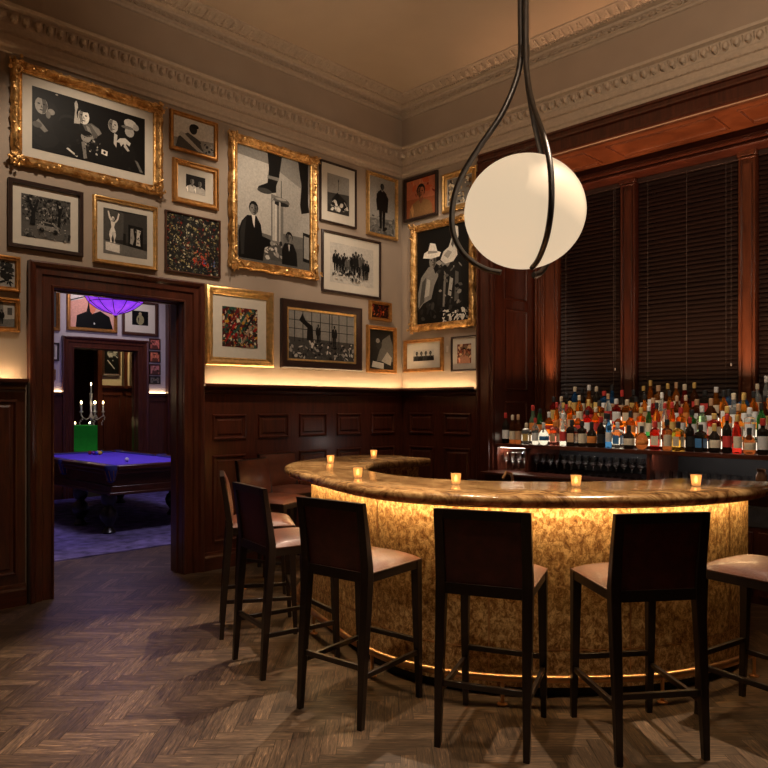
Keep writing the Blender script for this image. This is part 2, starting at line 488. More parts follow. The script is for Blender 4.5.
# ---------------------------------------------------------------- doorway casing
def casing(x, y0, y1, ztop, wdt, name, mat='mahog', proud=.05, jamb=.2, nose=1):
    cs = [(0, 0), (0, proud*.75), (.012, proud*.8), (.02, proud*.55), (wdt*.45, proud*.55), (wdt*.5, proud*.85), (wdt*.72, proud*.9), (wdt*.8, proud*1.25), (wdt*.93, proud*1.5), (wdt, proud*1.4), (wdt, 0)]
    m = MB(); rows = []
    for t, d in cs:
        rows.append([(x+d, y0-t, 0), (x+d, y0-t, ztop+t), (x+d, y1+t, ztop+t), (x+d, y1+t, 0)])
    m.grid(rows)
    m.box(x-jamb-.01, x+.005, y0-.03, y0+.004, 0, ztop+.03); m.box(x-jamb-.01, x+.005, y1-.004, y1+.03, 0, ztop+.03); m.box(x-jamb-.01, x+.005, y0, y1, ztop-.004, ztop+.03)
    m.box(x-.12, x-.08, y0, y0+.016, 0, ztop); m.box(x-.12, x-.08, y1-.016, y1, 0, ztop); m.box(x-.12, x-.08, y0, y1, ztop-.016, ztop)
    return struct(name, m, mat)
casing(0, DY0, DY1, DZ, .192, 'door_1')

# ================================================================ ALCOVE WOODWORK
# header above the opening and casing on its left
m = MB()
hp = [(0, 4.29), (.03, 4.29), (.035, 4.265), (.02, 4.26), (.02, 4.225), (.04, 4.22), (.05, 4.20), (.022, 4.19), (.022, 4.10), (.035, 4.095), (.04, 4.07), (0, 4.07)]
m.grid([[(1.17, -u, z), (XW, -u, z)] for u, z in hp]); m.add([(1.17, -u, z) for u, z in hp], [tuple(range(len(hp)))])
cp = [(1.165, .0), (1.165, .05), (1.18, .06), (1.20, .058), (1.21, .035), (1.275, .035), (1.285, .05), (1.33, .05), (1.34, .03), (1.37, .03), (1.37, -.02)]
m.grid([[(x, -u, 0), (x, -u, 4.10)] for x, u in cp])
struct('trim_6', m, 'mahog')
# left reveal with panels (faces +x) and the pilaster beside the blinds
m = MB()
X0 = AX0
m.box(X0, X0+.02, 0, AD, 0, AH)
def reveal_panel(y0, y1, z0, z1):
    rows = []
    for t, d in [(0, 0), (.003, .014), (.015, .016), (.024, .002), (.034, -.004)]:
        rows.append([(X0+.02+d, y0+t, z0+t), (X0+.02+d, y1-t, z0+t), (X0+.02+d, y1-t, z1-t), (X0+.02+d, y0+t, z1-t)])
    m.grid(rows, close_v=True); m.add(rows[-1], [(0, 1, 2, 3)])
for z0, z1 in ((.3, 1.6), (1.72, 2.62), (2.72, 3.92)): reveal_panel(.18, .60, z0, z1)
struct('trim_7', m, 'mahog')
YB = .80     # plane of the blinds
M_['mahog_lit'] = wood('lit_mahogany', (.060, .015, .006), (.16, .046, .019))  # lighter copy of the mahogany: uplight on the pilasters put into the colour
def pilaster(x0, x1, name, mat='mahog_lit'):
    m = MB(); z0, z1 = 1.0, 3.90
    m.box(x0, x1, YB-.05, AD+.12, z0, z1)
    for (a, b) in ((x0, x0+.022), (x1-.022, x1)): m.box(a, b, YB-.075, YB-.05, z0, z1)
    m.box(x0+.035, x1-.035, YB-.062, YB-.05, z0+.5, z1-.12)
    m.box(x0-.01, x1+.01, YB-.085, YB-.03, z1-.05, z1)
    m.box(x0-.005, x1+.005, YB-.078, YB-.04, z1-.075, z1-.06)
    struct(name, m, mat, bevel=.004)
pilaster(1.40, 1.50, 'trim_8'); pilaster(1.50, 1.688, 'trim_9')
pilaster(2.445, 2.600, 'trim_10', 'mahog'); pilaster(3.605, 3.752, 'trim_11'); pilaster(4.77, 4.93, 'trim_12'); pilaster(5.95, 6.1, 'trim_13')  # unlit mullion keeps the darker wood, the others carry the lit tone
# soffit: coffered underside, then fascia and lit mouldings above the blinds
m = MB()
SZ = AH
m.box(AX0, AX1, .03, .62, SZ-.02, SZ)
def soffit_panel(x0, x1, y0=.11, y1=.50):
    rows = []
    for t, d in [(0, 0), (.004, -.014), (.018, -.016), (.028, .004), (.04, .008)]:
        rows.append([(x0+t, y0+t, SZ-.02+d), (x1-t, y0+t, SZ-.02+d), (x1-t, y1-t, SZ-.02+d), (x0+t, y1-t, SZ-.02+d)])
    m.grid(rows, close_v=True); m.add(rows[-1], [(0, 1, 2, 3)])
for a, b in ((1.46, 2.37), (2.60, 3.62), (3.80, 4.78), (4.93, 5.9)): soffit_panel(a, b)
struct('trim_14', m, 'soffit')
m = MB()
m.grid([[(AX0, y, z), (AX1, y, z)] for y, z in [(.62, SZ), (.60, 4.05), (.62, 4.03), (.66, 4.02), (.66, 3.985), (.60, 3.98), (.575, 3.965), (.575, 3.945), (.60, 3.935), (.615, 3.93), (.59, 3.92), (.585, 3.905), (.60, 3.895), (.72, 3.89), (.84, 3.89), (.84, 4.07)]])
struct('trim_15', m, 'mahog_h', smooth=True)

# windows: dark panes behind the blinds
bays = [(1.688, 2.445), (2.600, 3.605), (3.752, 4.77), (4.93, 5.95)]
for i, (a, b) in enumerate(bays):
    m = MB(); z0, z1 = 1.0, 3.95
    m.box(a-.02, a+.05, .90, .95, z0, z1); m.box(b-.05, b+.02, .90, .95, z0, z1)
    m.box(a, b, .90, .95, z0, z0+.07); m.box(a, b, .90, .95, z1-.07, z1); m.box(a, b, .90, .95, 2.45, 2.52)
    wf = struct('window_%d' % (i+1), m, 'mahog')
    MB().box(a+.05, b-.05, .918, .93, z0+.07, z1-.07).build('pane', 'night', wf)
def blind(a, b, label):
    t = thing('venetian_blind', label, 'blind', ((a+b)/2, YB, 0), 0, 'dark wooden venetian blinds')
    w = (b-a)/2-.012
    m = MB(); z = 1.32; k = 0
    th = math.radians(62)
    while z < 3.84:
        c, s_ = math.cos(th)*.026, math.sin(th)*.026
        dz = .002*math.sin(k*1.7)
        P = []
        for q in (-1, -.33, .33, 1):
            bow = .003*(1-q*q)
            P.append((q*c-bow*math.sin(th), -q*s_*-1+bow*math.cos(th)))
        rows = [[(-w, y, z+dz+h), (w, y, z+dz+h+.0015*math.sin(k*2.3))] for y, h in P]
        m.grid(rows)
        rows = [[(-w, y+.0016, z+dz+h-.002), (w, y+.0016, z+dz+h-.002)] for y, h in P]
        m.grid(rows)
        z += .043; k += 1
    m.build('slats', 'blind', t, fix=False)
    MB().box(-w, w, -.03, .03, 3.84, 3.888).build('head_rail', 'blind', t, bevel=.003)
    MB().box(-w, w, -.026, .026, 1.27, 1.295).build('bottom_rail', 'blind', t, bevel=.003)
    for fx in (-.62, .02, .62):
        if w < .4 and abs(fx) < .1: continue
        MB().tube([(fx*w*1.25, -.034, 1.29), (fx*w*1.25, -.034, 3.86)], .0022, 5).build('ladder_cord', 'cord', t)
    MB().tube([(w-.06, -.045, 1.95), (w-.06, -.045, 3.85)], .0016, 5).build('pull_cord', 'cord', t)
    MB().lathe([(.001, 0), (.009, .004), (.006, .03), (.001, .034)], (w-.06, -.045, 1.92), 8).build('cord_tassel', 'crystal', t)
blind(*bays[0], 'narrow dark wooden blind nearest the panelled corner, beside the globe lamp')
blind(*bays[1], 'wide dark wooden blind in the middle window behind the bar')
blind(*bays[2], 'dark wooden blind at the right edge, right of the lit pilaster')

# ================================================================ BACK BAR
bb = thing('back_bar', 'dark mahogany back bar cabinet with a stepped bottle shelf in the window alcove', 'cabinet', (0, 0, 0))
BX0, BX1 = 1.385, 6.4
m = MB(); m.box(BX0, BX1, -.24, .72, .0, .60); m.box(BX0, BX1, -.20, .72, .76, .84); m.build('base_cabinet', 'mahog', bb, bevel=.004)
m = MB()
x = BX0+.06
while x < BX1-.7: m.box(x, x+.62, -.258, -.24, .06, .56); x += .66
m.build('cabinet_door', 'mahog', bb, bevel=.004)
MB().box(BX0, BX1, -.245, .72, .60, .76).build('steel_fascia', 'steel', bb, bevel=.004)
MB().box(BX0, BX1, -.27, .72, .84, .865).build('worktop', 'mahog_h', bb, bevel=.004)
MB().box(BX0, BX1, -.01, .75, 1.112, 1.15).build('bottle_shelf', 'mahog_h', bb, bevel=.003)
TIERS = [1.15, 1.255, 1.36, 1.455]; TY = [.0, .17, .32, .47]
for k in (1, 2, 3):
    MB().box(1.75 if k > 1 else BX0, BX1, TY[k], TY[k]+(.15 if k < 3 else .22), TIERS[k-1]-(.0 if k == 1 else .105*(k-1)), TIERS[k]).build('bottle_step', 'mahog_h', bb, bevel=.003)
for x in (BX0, 1.76, 3.065, 4.35, 5.4):
    MB().box(x, x+.03, .0, .70, .865, 1.112).build('divider', 'mahog', bb, bevel=.002)
MB().box(BX0+.03, BX1, .62, .64, .865, 1.112).build('back_panel', 'black', bb)
# light strips that make the bottles glow
for k in (1, 2, 3):
    MB().box((1.8 if k > 1 else 1.45), 4.98, TY[k]-.006, TY[k]-.001, TIERS[k]-.075, TIERS[k]-.012).build('light_panel', 'ledp', bb)
MB().box(1.43, 1.74, .04, .20, 1.106, 1.1115).build('shelf_light', 'ledw', bb)

# ---------------------------------------------------------------- bottles
BC = {
 'amber': (.72, .20, .02), 'clear': (.80, .84, .80), 'red': (.55, .03, .02), 'green': (.05, .30, .07), 'dark': (.02, .014, .01),
 'blue': (.05, .20, .48), 'golden': (.85, .47, .06), 'pink': (.80, .28, .22), 'brown': (.22, .06, .015), 'orange': (.92, .22, .015),
 'pale green': (.45, .75, .42)}
for k, c in BC.items():
    m, nt, b = newmat(k.replace(' ', '_')+'_bottle_glass')
    f = noise(nt, coords(nt), 14)
    nt.links.new(ramp(nt, f, [(.3, tuple(v*.85 for v in c)), (.7, tuple(min(1, v*1.1) for v in c))]), b.inputs['Base Color'])
    b.inputs['Transmission Weight'].default_value = .3 if k == 'dark' else .86
    b.inputs['Roughness'].default_value = .05; b.inputs['IOR'].default_value = 1.3
    M_['b_'+k] = m
LC = {'cream': (.72, .60, .42), 'white': (.80, .78, .74), 'red': (.55, .04, .03), 'black': (.02, .02, .02), 'gold': (.65, .42, .12), 'tan': (.55, .33, .18), 'blue': (.06, .20, .42), 'orange': (.75, .25, .05)}
for k, c in LC.items(): M_['l_'+k] = simple(k+'_paper', c, .6, var=.12, nscale=120)
SH = {  # profile (r, z), height ~ .27-.32; name; label band; square?
 'tall': ([(.030, 0), (.036, .006), (.036, .175), (.030, .20), (.014, .225), (.0125, .285), (.015, .288), (.015, .297)], (.045, .135), 0),
 'wine': ([(.030, 0), (.037, .006), (.037, .18), (.031, .205), (.014, .235), (.013, .30), (.015, .302), (.015, .312)], (.05, .14), 0),
 'squat': ([(.040, 0), (.050, .01), (.052, .08), (.046, .115), (.022, .14), (.015, .155), (.015, .185), (.018, .188), (.018, .20)], (.035, .09), 0),
 'round': ([(.030, 0), (.048, .012), (.060, .06), (.056, .10), (.035, .135), (.015, .155), (.014, .19), (.018, .195), (.018, .215)], (.045, .085), 0),
 'square': ([(.048, 0), (.053, .006), (.053, .15), (.046, .17), (.017, .185), (.015, .225), (.018, .228), (.018, .24)], (.04, .12), 1),
 'slim': ([(.024, 0), (.029, .006), (.027, .20), (.014, .25), (.012, .31), (.015, .312), (.015, .325)], (.06, .15), 0),
 'shouldered': ([(.033, 0), (.040, .006), (.042, .17), (.040, .185), (.016, .20), (.015, .255), (.019, .258), (.019, .272)], (.04, .14), 0),
 'bulb-necked': ([(.031, 0), (.038, .006), (.038, .13), (.028, .16), (.018, .18), (.022, .205), (.015, .235), (.014, .27), (.017, .272), (.017, .285)], (.03, .11), 0),
}
meshes = {}
def bottle_parts(sh):
    if sh in meshes: return meshes[sh]
    prof, (l0, l1), sq = SH[sh]
    seg = 4 if sq else 14; ph = PI/4 if sq else 0
    hb = prof[-2][1]
    b = MB().lathe(prof[:-1], seg=seg, ph=ph)
    rad = max(r for r, z in prof)
    ob = b.build('tmp', 'black', smooth=not sq, angle=50); me1 = ob.data; bpy.data.objects.remove(ob)
    # label: follows the body over the front half
    lm = MB(); 
    def rr(z):
        for i in range(len(prof)-1):
            if prof[i][1] <= z <= prof[i+1][1]:
                t = (z-prof[i][1])/max(1e-6, prof[i+1][1]-prof[i][1]); return prof[i][0]+(prof[i+1][0]-prof[i][0])*t
        return rad
    if sq:
        h = rad*math.cos(PI/4)+.0012; ww = h*.78
        lm.add([(-ww, -h, l0), (ww, -h, l0), (ww, -h, l1), (-ww, -h, l1)], [(0, 1, 2, 3)])
        lm.add([(h, -ww, l0), (h, ww, l0), (h, ww, l1), (h, -ww, l1)], [(0, 1, 2, 3)])
    else:
        rows = []
        for z in [l0+(l1-l0)*i/4 for i in range(5)]:
            rows.append([((rr(z)+.0012)*math.cos(a), (rr(z)+.0012)*math.sin(a), z) for a in [-PI/2+PI/4-1.25+2.5*k/8 for k in range(9)]])
        lm.grid(rows)
    ob = lm.build('tmp', 'black', smooth=True); me2 = ob.data; bpy.data.objects.remove(ob)
    cr = prof[-1][0]
    ob = MB().lathe([(cr, hb-.038), (cr+.0012, hb-.03), (cr+.0012, hb+.012), (cr*.8, hb+.016)], seg=10).build('tmp', 'black', smooth=True); me3 = ob.data; bpy.data.objects.remove(ob)
    meshes[sh] = (me1, me2, me3); return meshes[sh]
mcache = {}
def bottle(x, y, z, sh, bc, lc, cc, rz, scale, label, group):
    r = thing('liquor_bottle', label, 'bottle', (x, y, z), rz, group); r.scale = (scale[0], scale[0], scale[1])
    for nm, me, mat in zip(('glass_body', 'label_paper', 'cap'), bottle_parts(sh), ('b_'+bc, 'l_'+lc, 'l_'+cc)):
        key = (me.name, mat)
        if key not in mcache:
            m2 = me.copy(); m2.materials.clear(); m2.materials.append(M_[mat]); mcache[key] = m2
        o = bpy.data.objects.new(nm, mcache[key]); COL.objects.link(o); o.parent = r
    return r
def ordw(n):
    ones = ['', 'first', 'second', 'third', 'fourth', 'fifth', 'sixth', 'seventh', 'eighth', 'ninth', 'tenth', 'eleventh', 'twelfth', 'thirteenth', 'fourteenth', 'fifteenth', 'sixteenth', 'seventeenth', 'eighteenth', 'nineteenth']
    if n < 20: return ones[n]
    if n == 20: return 'twentieth'
    if n == 30: return 'thirtieth'
    return ('twenty-' if n < 30 else 'thirty-')+ones[n % 10]
FRONT = [('wine','dark','white','red'),('tall','brown','cream','cream'),('tall','brown','tan','tan'),('square','clear','gold','cream'),('tall','clear','white','red'),
 ('round','clear','blue','white'),('square','pink','tan','orange'),('tall','clear','red','white'),('square','dark','tan','black'),('shouldered','dark','cream','black'),
 ('squat','dark','orange','black'),('tall','dark','black','red'),('slim','blue','white','black'),('square','clear','blue','white'),('squat','dark','cream','black'),
 ('round','brown','orange','black'),('square','red','cream','red'),('shouldered','brown','cream','black'),('square','golden','cream','black'),('tall','dark','black','red'),
 ('square','dark','blue','black'),('squat','dark','cream','gold'),('wine','dark','red','red'),('tall','red','cream','gold'),('squat','brown','cream','black'),
 ('shouldered','dark','white','red'),('squat','brown','tan','gold'),('wine','dark','cream','white'),('square','amber','white','black'),('tall','golden','red','gold')]
rb = random.Random(21)
BT = 'bottles on the back bar'
rows_desc = ['front row', 'second row', 'third row', 'back row']
for row in range(4):
    x = [1.475, 1.70, 1.86, 1.92][row]; n = 0; queue = []
    def pick(n):
        if row == 0: return FRONT[(n-1) % 30]
        if True:
            sh = rb.choice(['tall', 'tall', 'shouldered', 'square', 'bulb-necked', 'round', 'slim', 'wine', 'tall'] if row > 1 else ['tall', 'squat', 'round', 'square', 'bulb-necked', 'shouldered', 'slim'])
            pal = {1: ['clear', 'pale green', 'amber', 'orange', 'red', 'green', 'clear', 'orange'], 2: ['orange', 'amber', 'red', 'golden', 'clear', 'orange', 'amber', 'brown'], 3: ['red', 'amber', 'dark', 'clear', 'brown', 'dark', 'blue', 'orange', 'dark']}[row]
            bc = rb.choice(pal); lc = rb.choice(['cream', 'white', 'red', 'tan', 'orange', 'cream', 'gold']); cc = rb.choice(['red', 'white', 'black', 'cream', 'black', 'tan', 'gold', 'black'])
            return sh, bc, lc, cc
    nx_ = pick(1)
    while x < 4.95 and n < 38:
        n += 1; sh, bc, lc, cc = nx_; nx_ = pick(n+1)
        y = TY[row]+[.068, .075, .075, .08][row]+rb.uniform(-.008, .008)
        sx = rb.uniform(.98, 1.10); sz = rb.uniform(.90, 1.10)
        if sh in ('squat', 'round'): sx = rb.uniform(.95, 1.0); sz *= 1.12
        lab = '%s %s bottle, %s label, %s from the left in the %s' % (sh, bc, lc, ordw(n), rows_desc[row])
        bottle(x, y, TIERS[row]+.0005, sh, bc, lc, cc, rb.uniform(-.25, .25), (sx, sz), lab, BT)
        w0 = max(r for r, z in SH[sh][0])
        x += (w0+max(r for r, z in SH[nx_[0]][0]))*1.06 + rb.uniform(.003, .008)

# ---------------------------------------------------------------- glassware under the shelf
def glass_mesh(kind):
    if kind == 'wine': prof = [(.034, 0), (.034, .003), (.006, .010), (.004, .03), (.004, .085), (.012, .10), (.034, .125), (.038, .155), (.034, .195), (.0335, .195), (.037, .155), (.033, .127), (.010, .104), (.001, .10)]
    elif kind == 'tumbler': prof = [(.032, 0), (.038, .004), (.041, .10), (.0395, .10), (.036, .014), (.001, .012)]
    else: prof = [(.04, 0), (.045, .01), (.045, .12), (.032, .14), (.032, .15), (.036, .152), (.036, .17), (.001, .172)]
    return MB().lathe(prof, seg=12, cap=False).build('tmp', 'clear', smooth=True, angle=60)
mm = {}
for k in ('wine', 'tumbler', 'jar'):
    o = glass_mesh(k); mm[k] = o.data; bpy.data.objects.remove(o)
mj = M_['jar'] = simple('herb_jar', (.10, .045, .02), .15, coat=.5)
mm['jar'].materials.clear(); mm['jar'].materials.append(mj)
def put(kind, name, x, y, label, cat, group, z=.8655):
    o = bpy.data.objects.new(name, mm[kind]); COL.objects.link(o); o.location = (x, y, z); tag(o, label, cat, group)
n = 0
for j, y in enumerate((.09, .19)):
    for i in range(4):
        put('wine', 'wine_glass', 1.467+i*.078+.018*j, y, 'wine glass in the brightly lit compartment at the left end of the back bar', 'glass', 'wine glasses in the lit left compartment')
for j, y in enumerate((.08, .18)):
    for i in range(15):
        put('wine', 'wine_glass', 1.85+i*.080+.03*j, y, 'stemmed wine glass in the long rows under the bottle shelf', 'glass', 'wine glasses under the bottle shelf')
for j, y in enumerate((.06, .16)):
    for i in range(10):
        put('tumbler', 'tumbler', 3.15+i*.083+.02*j, y, 'short clear tumbler in the rows under the right part of the bottle shelf', 'glass', 'tumblers under the bottle shelf')
for i, d in enumerate(('leftmost', 'middle', 'rightmost')):
    put('jar', 'storage_jar', 4.01+i*.10, .0+.06, '%s of three dark glass jars at the right end under the bottle shelf' % d, 'jar', 'jars under the bottle shelf')

# ================================================================ THE BAR
outer = [(4.66,-1.60),(4.665,-1.95),(4.60,-2.28),(4.43,-2.66),(4.19,-2.96),(3.90,-3.24),(3.57,-3.44),(3.21,-3.52),(2.86,-3.48),(2.45,-3.35),(2.04,-3.21),(1.665,-3.02),(1.36,-2.70),(1.17,-2.28),(1.12,-1.95),(1.20,-1.70),(1.36,-1.54)]
inner = [(4.08,-1.84),(4.01,-2.06),(3.86,-2.31),(3.62,-2.58),(3.34,-2.79),(3.10,-2.88),(2.84,-2.91),(2.58,-2.87),(2.33,-2.77),(2.08,-2.55),(1.89,-2.27),(1.84,-2.02),(1.93,-1.66)]
NB = 96
OUT = resample(catmull([(a, b, 0) for a, b in outer], 8), NB)
INN = resample(catmull([(a, b, 0) for a, b in inner], 8), NB)
bar = thing('bar_counter', 'curved horseshoe bar with amber marble top and glowing gold textured front', 'bar counter', (2.9, -2.4, 0))
BO = Vector((2.9, -2.4, 0))
def band(mb, A, B, prof):
    """closed cross section between curve A (outer) and B (inner): prof points (f, dx, z): f 0=A 1=B"""
    rows = []
    for a, b in zip(A, B):
        d = (b-a).normalized()
        rows.append([tuple((a if f == 0 else b)+d*off+Vector((0, 0, z))-BO) for f, off, z in prof])
    mb.grid(rows, close_v=True)
    n = len(prof); L = len(mb.v)-n*len(A)
    mb.f.append([L+i for i in range(n)]); mb.c.append(None)
    mb.f.append([L+n*(len(A)-1)+i for i in range(n)]); mb.c.append(None)
m = MB()
nose = [(0, .035-.035*math.cos(t), 1.0675+.0325*math.sin(t)) for t in [(-PI/2)+PI*i/6 for i in range(7)]]
nose2 = [(1, -.02+.02*math.cos(t), 1.0675+.0325*math.sin(t)) for t in [PI/2-PI*i/4 for i in range(5)]]
band(m, OUT, INN, nose+nose2)
m.build('countertop', 'marble', bar, smooth=True, angle=50)
B1 = offset(OUT, -.205); 
if (B1[48]-Vector((2.9, -2, 0))).length > (OUT[48]-Vector((2.9, -2, 0))).length: B1 = offset(OUT, .205); SG = 1
else: SG = -1
B2 = [a.lerp(b, .80) for a, b in zip(OUT, INN)]
B1 = resample(B1[0:-1], NB); B2 = resample(B2[0:-1], NB)
m = MB(); band(m, B1, B2, [(0, 0, .055), (0, 0, 1.034), (1, 0, 1.034), (1, 0, .055)])
m.build('curved_front', 'leaf', bar, smooth=True, angle=60)
m = MB(); band(m, B1, B2, [(0, .03, .0), (0, .03, .056), (1, -.02, .056), (1, -.02, .0)]); m.build('toe_kick', 'black', bar, smooth=True)
# thin brass seams on the front: uprights and one low horizontal line
for i in range(6, NB-4, 14):
    a, b = B1[i]-BO, B1[i+1]-BO; d = (B2[i]-B1[i]).normalized()
    m = MB(); t = (b-a).normalized()*.004
    m.add([tuple(a-d*.002-t+Vector((0, 0, .06))), tuple(a-d*.002+t+Vector((0, 0, .06))), tuple(a-d*.002+t+Vector((0, 0, 1.03))), tuple(a-d*.002-t+Vector((0, 0, 1.03)))], [(0, 1, 2, 3)])
    m.build('upright_seam', 'brass', bar)
m = MB(); m.grid([[tuple(p-(q-p).normalized()*.0025-BO+Vector((0, 0, z))) for p, q in zip(B1, B2)] for z in (.252, .258)]); m.build('horizontal_seam', 'brass', bar)
# light strip under the overhang
LS = offset(B1, -.045*SG)
m = MB(); m.grid([[tuple(p-BO+Vector((0, 0, 1.030))) for p in LS], [tuple(p-BO+Vector((0, 0, 1.030))) for p in offset(B1, -.062*SG)]]); m.build('light_strip', 'ledbar', bar, fix=False)
m = MB(); m.grid([[tuple(p-BO+Vector((0, 0, z))) for p in offset(OUT, .06*SG)] for z in (1.026, 1.036)]); m.grid([[tuple(p-BO+Vector((0, 0, z))) for p in offset(OUT, .07*SG)] for z in (1.026, 1.036)]); m.build('dark_lip', 'ebony', bar, smooth=True)
RL = offset(OUT, .10*SG)
m = MB(); m.tube([p-BO+Vector((0, 0, .14)) for p in RL[5:-8]]+[RL[-8]-BO+Vector((0, 0, .12))], .021, 10); m.build('foot_rail', 'brass', bar, smooth=True, angle=60)
def near(P, x, y): return min(range(len(P)), key=lambda i: (P[i].x-x)**2+(P[i].y-y)**2)
for (x, y) in ((4.60, -1.85), (4.374, -2.62), (3.769, -3.21), (3.05, -3.41), (2.2, -3.15), (1.6, -2.7)):
    p = RL[near(RL, x, y)]-BO
    MB().lathe([(.028, 0), (.028, .006), (.010, .012), (.010, .13)], tuple(p), 10).build('rail_bracket', 'brass', bar, smooth=True)
# bartender's side: a steel speed rack inside the horseshoe
st = thing('bar_station', 'dark steel bartender station inside the horseshoe bar', 'bar station', (2.95, -2.2, 0))
m = MB(); m.box(-.45, .55, -.05, .35, .10, .86); m.box(-.45, .55, .31, .35, .86, .98)
for sx in (-.43, .50): m.box(sx, sx+.03, 0, .03, 0, .1); m.box(sx, sx+.03, .3, .33, 0, .1)
m.build('cabinet', 'steel', st, bevel=.005)
m = MB(); m.tube([(0, .28, .86), (0, .28, 1.02), (0, .26, 1.06), (0, .2, 1.07), (0, .16, 1.03)], .011, 8); m.build('tap', 'brass', st, smooth=True)

# ---------------------------------------------------------------- votive candles
cand = None
cds = [(1.683, -2.575, 'tealight votive at the far left of the bar top'), (1.446, -1.873, 'votive at the far rear end of the bar top, before the panelling'),
       (2.675, -3.199, 'votive on the bar top above the second nearest stool on the left'), (3.349, -3.052, 'votive on the bar top just left of the bar centre'),
       (3.891, -2.653, 'votive on the bar top between the two front centre stools'), (4.359, -2.154, 'rightmost votive on the bar top')]
for i, (x, y, lab) in enumerate(cds):
    lab = 'lit amber glass '+lab
    if cand is None:
        cand = thing('votive_candle', lab, 'candle', (x, y, 1.1005), 0, 'lit votives on the bar')
        prof = [(.022, 0), (.0235, .002), (.031, .064), (.0300, .064), (.022, .006), (.001, .005)]
        MB().lathe(prof, seg=16, cap=False).build('glass_cup', 'clear', cand, smooth=True, angle=60)
        MB().lathe([(.0225, .002), (.0295, .060), (.0285, .060), (.022, .012), (.001, .012)], (0, 0, 0), 20, cap=False).build('glowing_wax', 'glowing_wax', cand, smooth=True, angle=60)
        MB().lathe([(.001, .018), (.0075, .026), (.0055, .040), (.0005, .056)], seg=8).build('flame', 'flame', cand, smooth=True)
    else: dup(cand, (x, y, 1.1005), 0, lab)

# ================================================================ BAR STOOLS
def leg_mesh(path, sizes):
    m = MB(); rings = []
    for (x, y, z), (a, b) in zip(path, sizes): rings.append([(x-a, y-b, z), (x+a, y-b, z), (x+a, y+b, z), (x-a, y+b, z)])
    m.grid(rings, close_v=True); m.add(rings[0], [(3, 2, 1, 0)]); m.add(rings[-1], [(0, 1, 2, 3)]); return m
def stool(name, label, loc, rz):
    t = thing(name, label, 'bar stool', loc, rz, 'leather bar stools around the bar')
    for s in (-1, 1):
        leg_mesh([(s*.202, -.235, 0), (s*.200, -.212, .35), (s*.199, -.185, .68), (s*.199, -.183, .76), (s*.199, -.205, .92), (s*.199, -.232, 1.084)],
                 [(.0145, .0145), (.020, .020), (.0235, .0235), (.0235, .0225), (.0225, .018), (.0225, .014)]).build('rear_leg', 'ebony', t, bevel=.003)
        leg_mesh([(s*.200, .255, 0), (s*.199, .240, .35), (s*.197, .232, .735)], [(.0135, .0135), (.0185, .0185), (.0225, .0225)]).build('front_leg', 'ebony', t, bevel=.003)
        leg_mesh([(s*.200, -.222, .245), (s*.200, .228, .245)], [(.009, .013), (.009, .013)])
        MB().box(s*.200-.010, s*.200+.010, -.21, .24, .232, .258).build('side_stretcher', 'ebony', t, bevel=.002)
        MB().box(s*.196-.019, s*.196+.019, -.17, .225, .692, .735).build('seat_rail', 'ebony', t, bevel=.003)
    MB().box(-.19, .19, -.222, -.200, .272, .298).build('rear_stretcher', 'ebony', t, bevel=.002)
    MB().box(-.19, .19, .230, .252, .292, .318).build('front_stretcher', 'ebony', t, bevel=.002)
    MB().box(-.18, .18, .214, .250, .692, .735).build('seat_rail', 'ebony', t, bevel=.003)
    # lower back rail, top rail
    m = leg_mesh([(0, -.185, .692), (0, -.184, .742)], [(.178, .019), (.178, .019)]); m.build('back_rail', 'ebony', t, bevel=.003)
    m = leg_mesh([(0, -.225, 1.040), (0, -.231, 1.084)], [(.178, .0155), (.178, .0145)]); m.build('top_rail', 'ebony', t, bevel=.003)
    # leather back panel (rear) and padded front of the backrest
    def backsurf(off, bulge, x1=.178, z0=.742, z1=1.04, nx=8, nz=8):
        rows = []
        for i in range(nz+1):
            v = i/nz; z = z0+(z1-z0)*v
            yc = -.184-.045*max(0, (z-.76)/.32)**1.2
            rows.append([(-x1+2*x1*k/nx, yc+off+bulge*(1-(2*k/nx-1)**4)*(1-(2*v-1)**4), z) for k in range(nx+1)])
        return rows
    m = MB(); m.grid(backsurf(-.009, -.003)); m.build('back_panel', 'oxblood', t, smooth=True)
    m = MB()
    A = backsurf(.018, .022, .212, .765, 1.078); B_ = backsurf(.014, 0, .212, .765, 1.078)
    m.grid(A); n = len(A)
    edge = [r[0] for r in A]+A[-1][1:]+[r[-1] for r in A[-2::-1]]+A[0][-2:0:-1]
    edgeB = [r[0] for r in B_]+B_[-1][1:]+[r[-1] for r in B_[-2::-1]]+B_[0][-2:0:-1]
    m.grid([edge, edgeB], close_v=True); m.grid(B_)
    m.build('back_pad', 'leather', t, smooth=True, angle=50)
    # seat cushion: domed leather pad with tucked pleats at the sides
    rows = []; N = 22
    for i in range(N+1):
        v = -1+2*i/N; row = []
        for k in range(N+1):
            u = -1+2*k/N
            e = max(abs(u), abs(v)); dome = (1-abs(u)**3.2)*(1-abs(v)**3.2)
            pl = .0035*math.sin((u if abs(v) > abs(u) else v)*34)*max(0, e-.55)*2*(1 if e < .97 else 0)
            row.append((u*.218, .028+v*.222, .742+.048*dome**.55+pl))
        rows.append(row)
    m = MB(); m.grid(rows)
    edge = [r[0] for r in rows]+rows[-1][1:]+[r[-1] for r in rows[-2::-1]]+rows[0][-2:0:-1]
    m.grid([edge, [(x, y, .734) for x, y, z in edge]], close_v=True)
    m.build('seat_cushion', 'leather', t, smooth=True, angle=70)
    m = MB(); m.tube([(-.218, -.165, .740), (-.218, .250, .740), (.218, .250, .740), (.218, -.165, .740)], .004, 6); m.build('seat_piping', 'piping', t, smooth=True)
    return t
